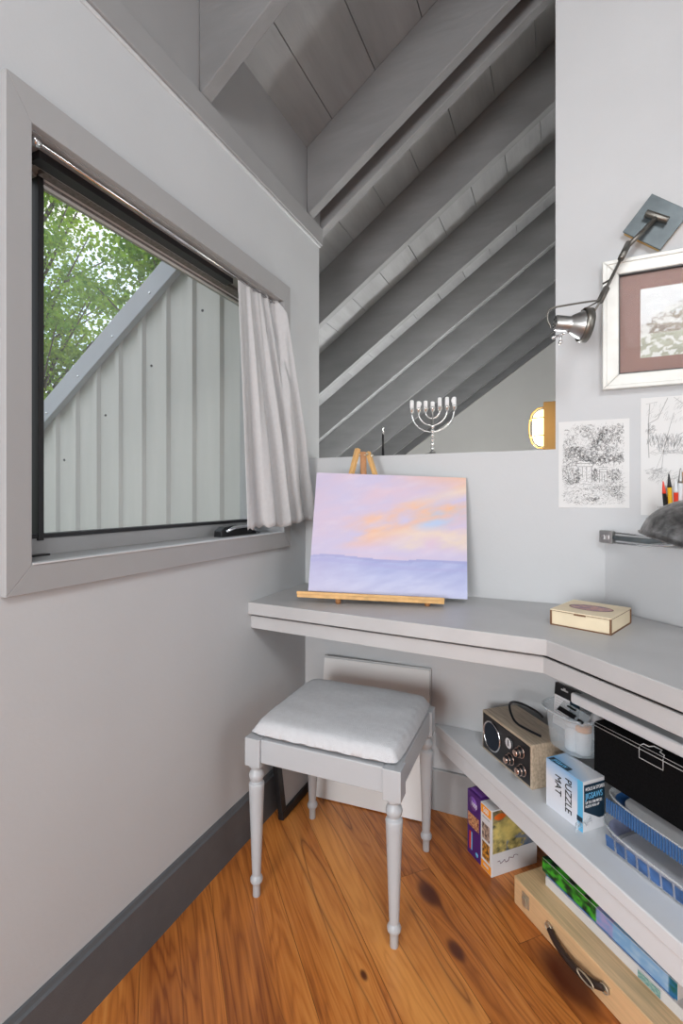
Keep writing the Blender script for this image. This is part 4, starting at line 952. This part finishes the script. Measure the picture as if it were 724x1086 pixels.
for z0, z1 in ((.164, .189), (.002, .026)): mb = MB(); mb.box((-.023, Y0, z0), (.023, Y0 + .0003, z1)); mb.build('orange_band', 'orange', t)
text('500', .021, 'card', t, T((0, Y0 - .0006, .176)) @ FRONT, sx=.8); text('PIECES', .009, 'card', t, T((0, Y0 - .0006, .016)) @ FRONT, sx=.9)
mb = MB(); mb.box((-.016, Y0, .154), (.016, Y0 + .0003, .157)); mb.build('fine_print', 'inkl', t)
def food2(u, v): f = fbm(u * 5 + 3, v * 5, 8); return mix(srgb(60, 50, 45), srgb(230, 160, 60), .5 + f * 1.3)
sheet('photo_print', .034, .050, food2, t, T((0, Y0 - .0003, .034)), 'print', 20, 26)
def food3(u, v): f = fbm(u * 5 + 3, v * 5, 18); return mix(srgb(70, 60, 60), srgb(205, 180, 160), .5 + f * 1.2)
sheet('photo_print', .034, .046, food3, t, T((0, Y0 - .0003, .092)), 'print', 20, 26)
def dish(u, v):
    f = fbm(u * 7, v * 7, 5); f2 = fbm(u * 3, v * 3, 9)
    c = mix(srgb(70, 78, 62), srgb(214, 196, 120), .55 + f * 1.0)
    if v > .72: c = mix(c, srgb(120, 110, 90), .6)
    if (u - .16) ** 2 * 3 + (v - .85) ** 2 * 9 < .05: c = srgb(222, 110, 40)
    if v < .2 + .2 * u and u > .3 and f2 < .1: c = mix(c, srgb(70, 110, 160), .7)
    d = ((u - .35) / .3) ** 2 + ((v - .5) / .3) ** 2
    if d < 1: c = mix(c, srgb(232, 216, 130), .6 * (1 - d) + .2)
    return c
sheet('cover_photo', .156, .122, dish, t, T((.0256, -.0005, .066)) @ R_(PI / 2, 'Z'), 'print', 70, 60)
mb = MB(); xx = .0262
mb.tube([(xx, -.062 + .006 * i + .002 * math.sin(i * 2.3), .036 + .010 * math.sin(i * 1.9 + .6) * (1 if i in (0, 1, 5, 6) else .35) + i * .0008) for i in range(13)], .0007, 5); mb.build('signature', 'plum', t)

cs_ = thing('wooden_paint_case', 'flat beech wood artist case with brass latches and a leather handle on the floor', 'case', (-.114 + .28 * q2 + .12 * q2, 1.384 - .28 * q2 + .12 * q2, .0003), -PI / 4)
CL, CD, CH = .56, .24, .073
mb = MB(); mb.box((-CL / 2, -CD / 2, 0), (CL / 2, CD / 2, CH - .002)); mb.build('body', 'casewood', cs_, bevel=.003)
mb = MB(); mb.box((-CL / 2, -CD / 2, CH - .002), (CL / 2, CD / 2, CH)); mb.build('lid', 'casetop', cs_, bevel=.001)
FYc = -CD / 2
for x in (-CL / 2 + .045, .163):
    mb = MB(); mb.cbox((x, FYc - .001, .040), (.026, .002, .034)); lt = mb.build('latch', 'nickel', cs_, bevel=.001)
    mb = MB(); mb.cbox((x, FYc - .004, .038), (.012, .004, .024)); mb.cbox((x, FYc - .006, .044), (.016, .003, .006)); mb.build('latch_clip', 'nickel', lt, bevel=.001)
hx0, hx1 = -CL / 2 + .135, -CL / 2 + .285
mb = MB(); pts = [(hx0, FYc - .007, .043), (hx0 + .025, FYc - .014, .036), (hx0 + .06, FYc - .018, .031), (hx0 + .10, FYc - .018, .031), (hx0 + .13, FYc - .014, .036), (hx1, FYc - .006, .043)]
mb.tube(smooth(pts, 2), [.004] + [.0075] * 18 + [.004] * 30 if False else .0078, 10); hd = mb.build('handle', 'leather', cs_)
for x in (hx0 - .004, hx1 + .004):
    mb = MB(); mb.cbox((x, FYc - .0015, .044), (.018, .003, .014)); mb.tube([(x + .010 * math.cos(2 * PI * i / 20), FYc - .008, .044 + .009 * math.sin(2 * PI * i / 20)) for i in range(20)], .0016, 6, True)
    mb.build('handle_mount', 'nickel', hd)
mb = MB(); mb.tube([(hx1 - .030 + .022 * math.cos(2 * PI * i / 20), FYc - .024, .040 + .008 * math.sin(2 * PI * i / 20)) for i in range(20)], .0018, 6, True); mb.build('buckle', 'nickel', hd)
# canvases on the case
def stackcanvas(nm, lb, a0, a1, c0, c1, z0, z1, m_, fn_top=None, fn_front=None, cat='canvas'):
    ca, cc = (a0 + a1) / 2, (c0 + c1) / 2; x, y = Kp(ca, cc); A, B = (a1 - a0) / 2, (c1 - c0) / 2
    t = thing(nm, lb, cat, (x, y, z0 + .0002), -PI / 4, group='canvases stacked on the wooden case')
    mb = MB(); mb.box((-A, -B, 0), (A, B, z1 - z0 - .0004)); mb.build('stretcher', m_, t, bevel=.0015)
    h_ = z1 - z0
    if fn_front: sheet('painted_edge', 2 * A, h_ - .001, fn_front, t, T((0, -B - .0005, 0)), 'print', 90, 6)
    if fn_top: sheet('painted_face', 2 * A, 2 * B, fn_top, t, T((0, -B, h_ + .0002)) @ R_(-PI / 2, 'X'), 'print', 90, 40)
    if fn_front: sheet('painted_side', 2 * B, h_ - .001, lambda u, v: fn_front(0, v), t, T((-A - .0005, 0, 0)) @ R_(-PI / 2, 'Z'), 'print', 20, 4)
    return t
a_case = (-.114 - 1.384) * q2
t = stackcanvas('canvas_pad', 'white canvas with a small teal label lying on the wooden case', -1.004, -.60, .953, 1.10, CH + .0005, .098, 'canvas')
mb = MB(); mb.box((.060, -.0755, .003), (.115, -.0750, .0215)); mb.build('label_frame', 'card', t)
def tl(u, v): return mix(srgb(90, 150, 150), srgb(170, 200, 190), .5 + fbm(u * 8, v * 5, 2))
sheet('teal_label', .050, .016, tl, t, T((.0875, -.0758, .004)), 'print', 24, 8)
bl = lambda u, v: mix(srgb(20, 80, 160), srgb(40, 110, 190), .5 + fbm(u * 9, v * 3, 1))
stackcanvas('blue_canvas', 'thin blue-edged canvas between the white canvas and the green seascape', -1.006, -.665, .957, 1.11, .0985, .107, 'canvas', bl, bl)
def seas(u, v):
    f = fbm(u * 14, v * 4, 6)
    if u < .47: return mix(srgb(10, 66, 32), srgb(70, 185, 50), .40 + f * 1.8) if f > -.25 else srgb(14, 40, 34)
    if u < .60: return mix(srgb(120, 160, 215), srgb(175, 165, 215), .5 + f)
    if u < .955: return mix(srgb(130, 180, 225), srgb(170, 205, 235), (u - .6) * 1.6 + f)
    return mix(srgb(20, 100, 60), srgb(40, 120, 180), .5 + f)
stackcanvas('seascape_canvas', 'painted canvas edged dark green then pale blue, topmost on the wooden case', -1.012, -.655, .951, 1.10, .1075, .142, 'canvas', seas, seas)
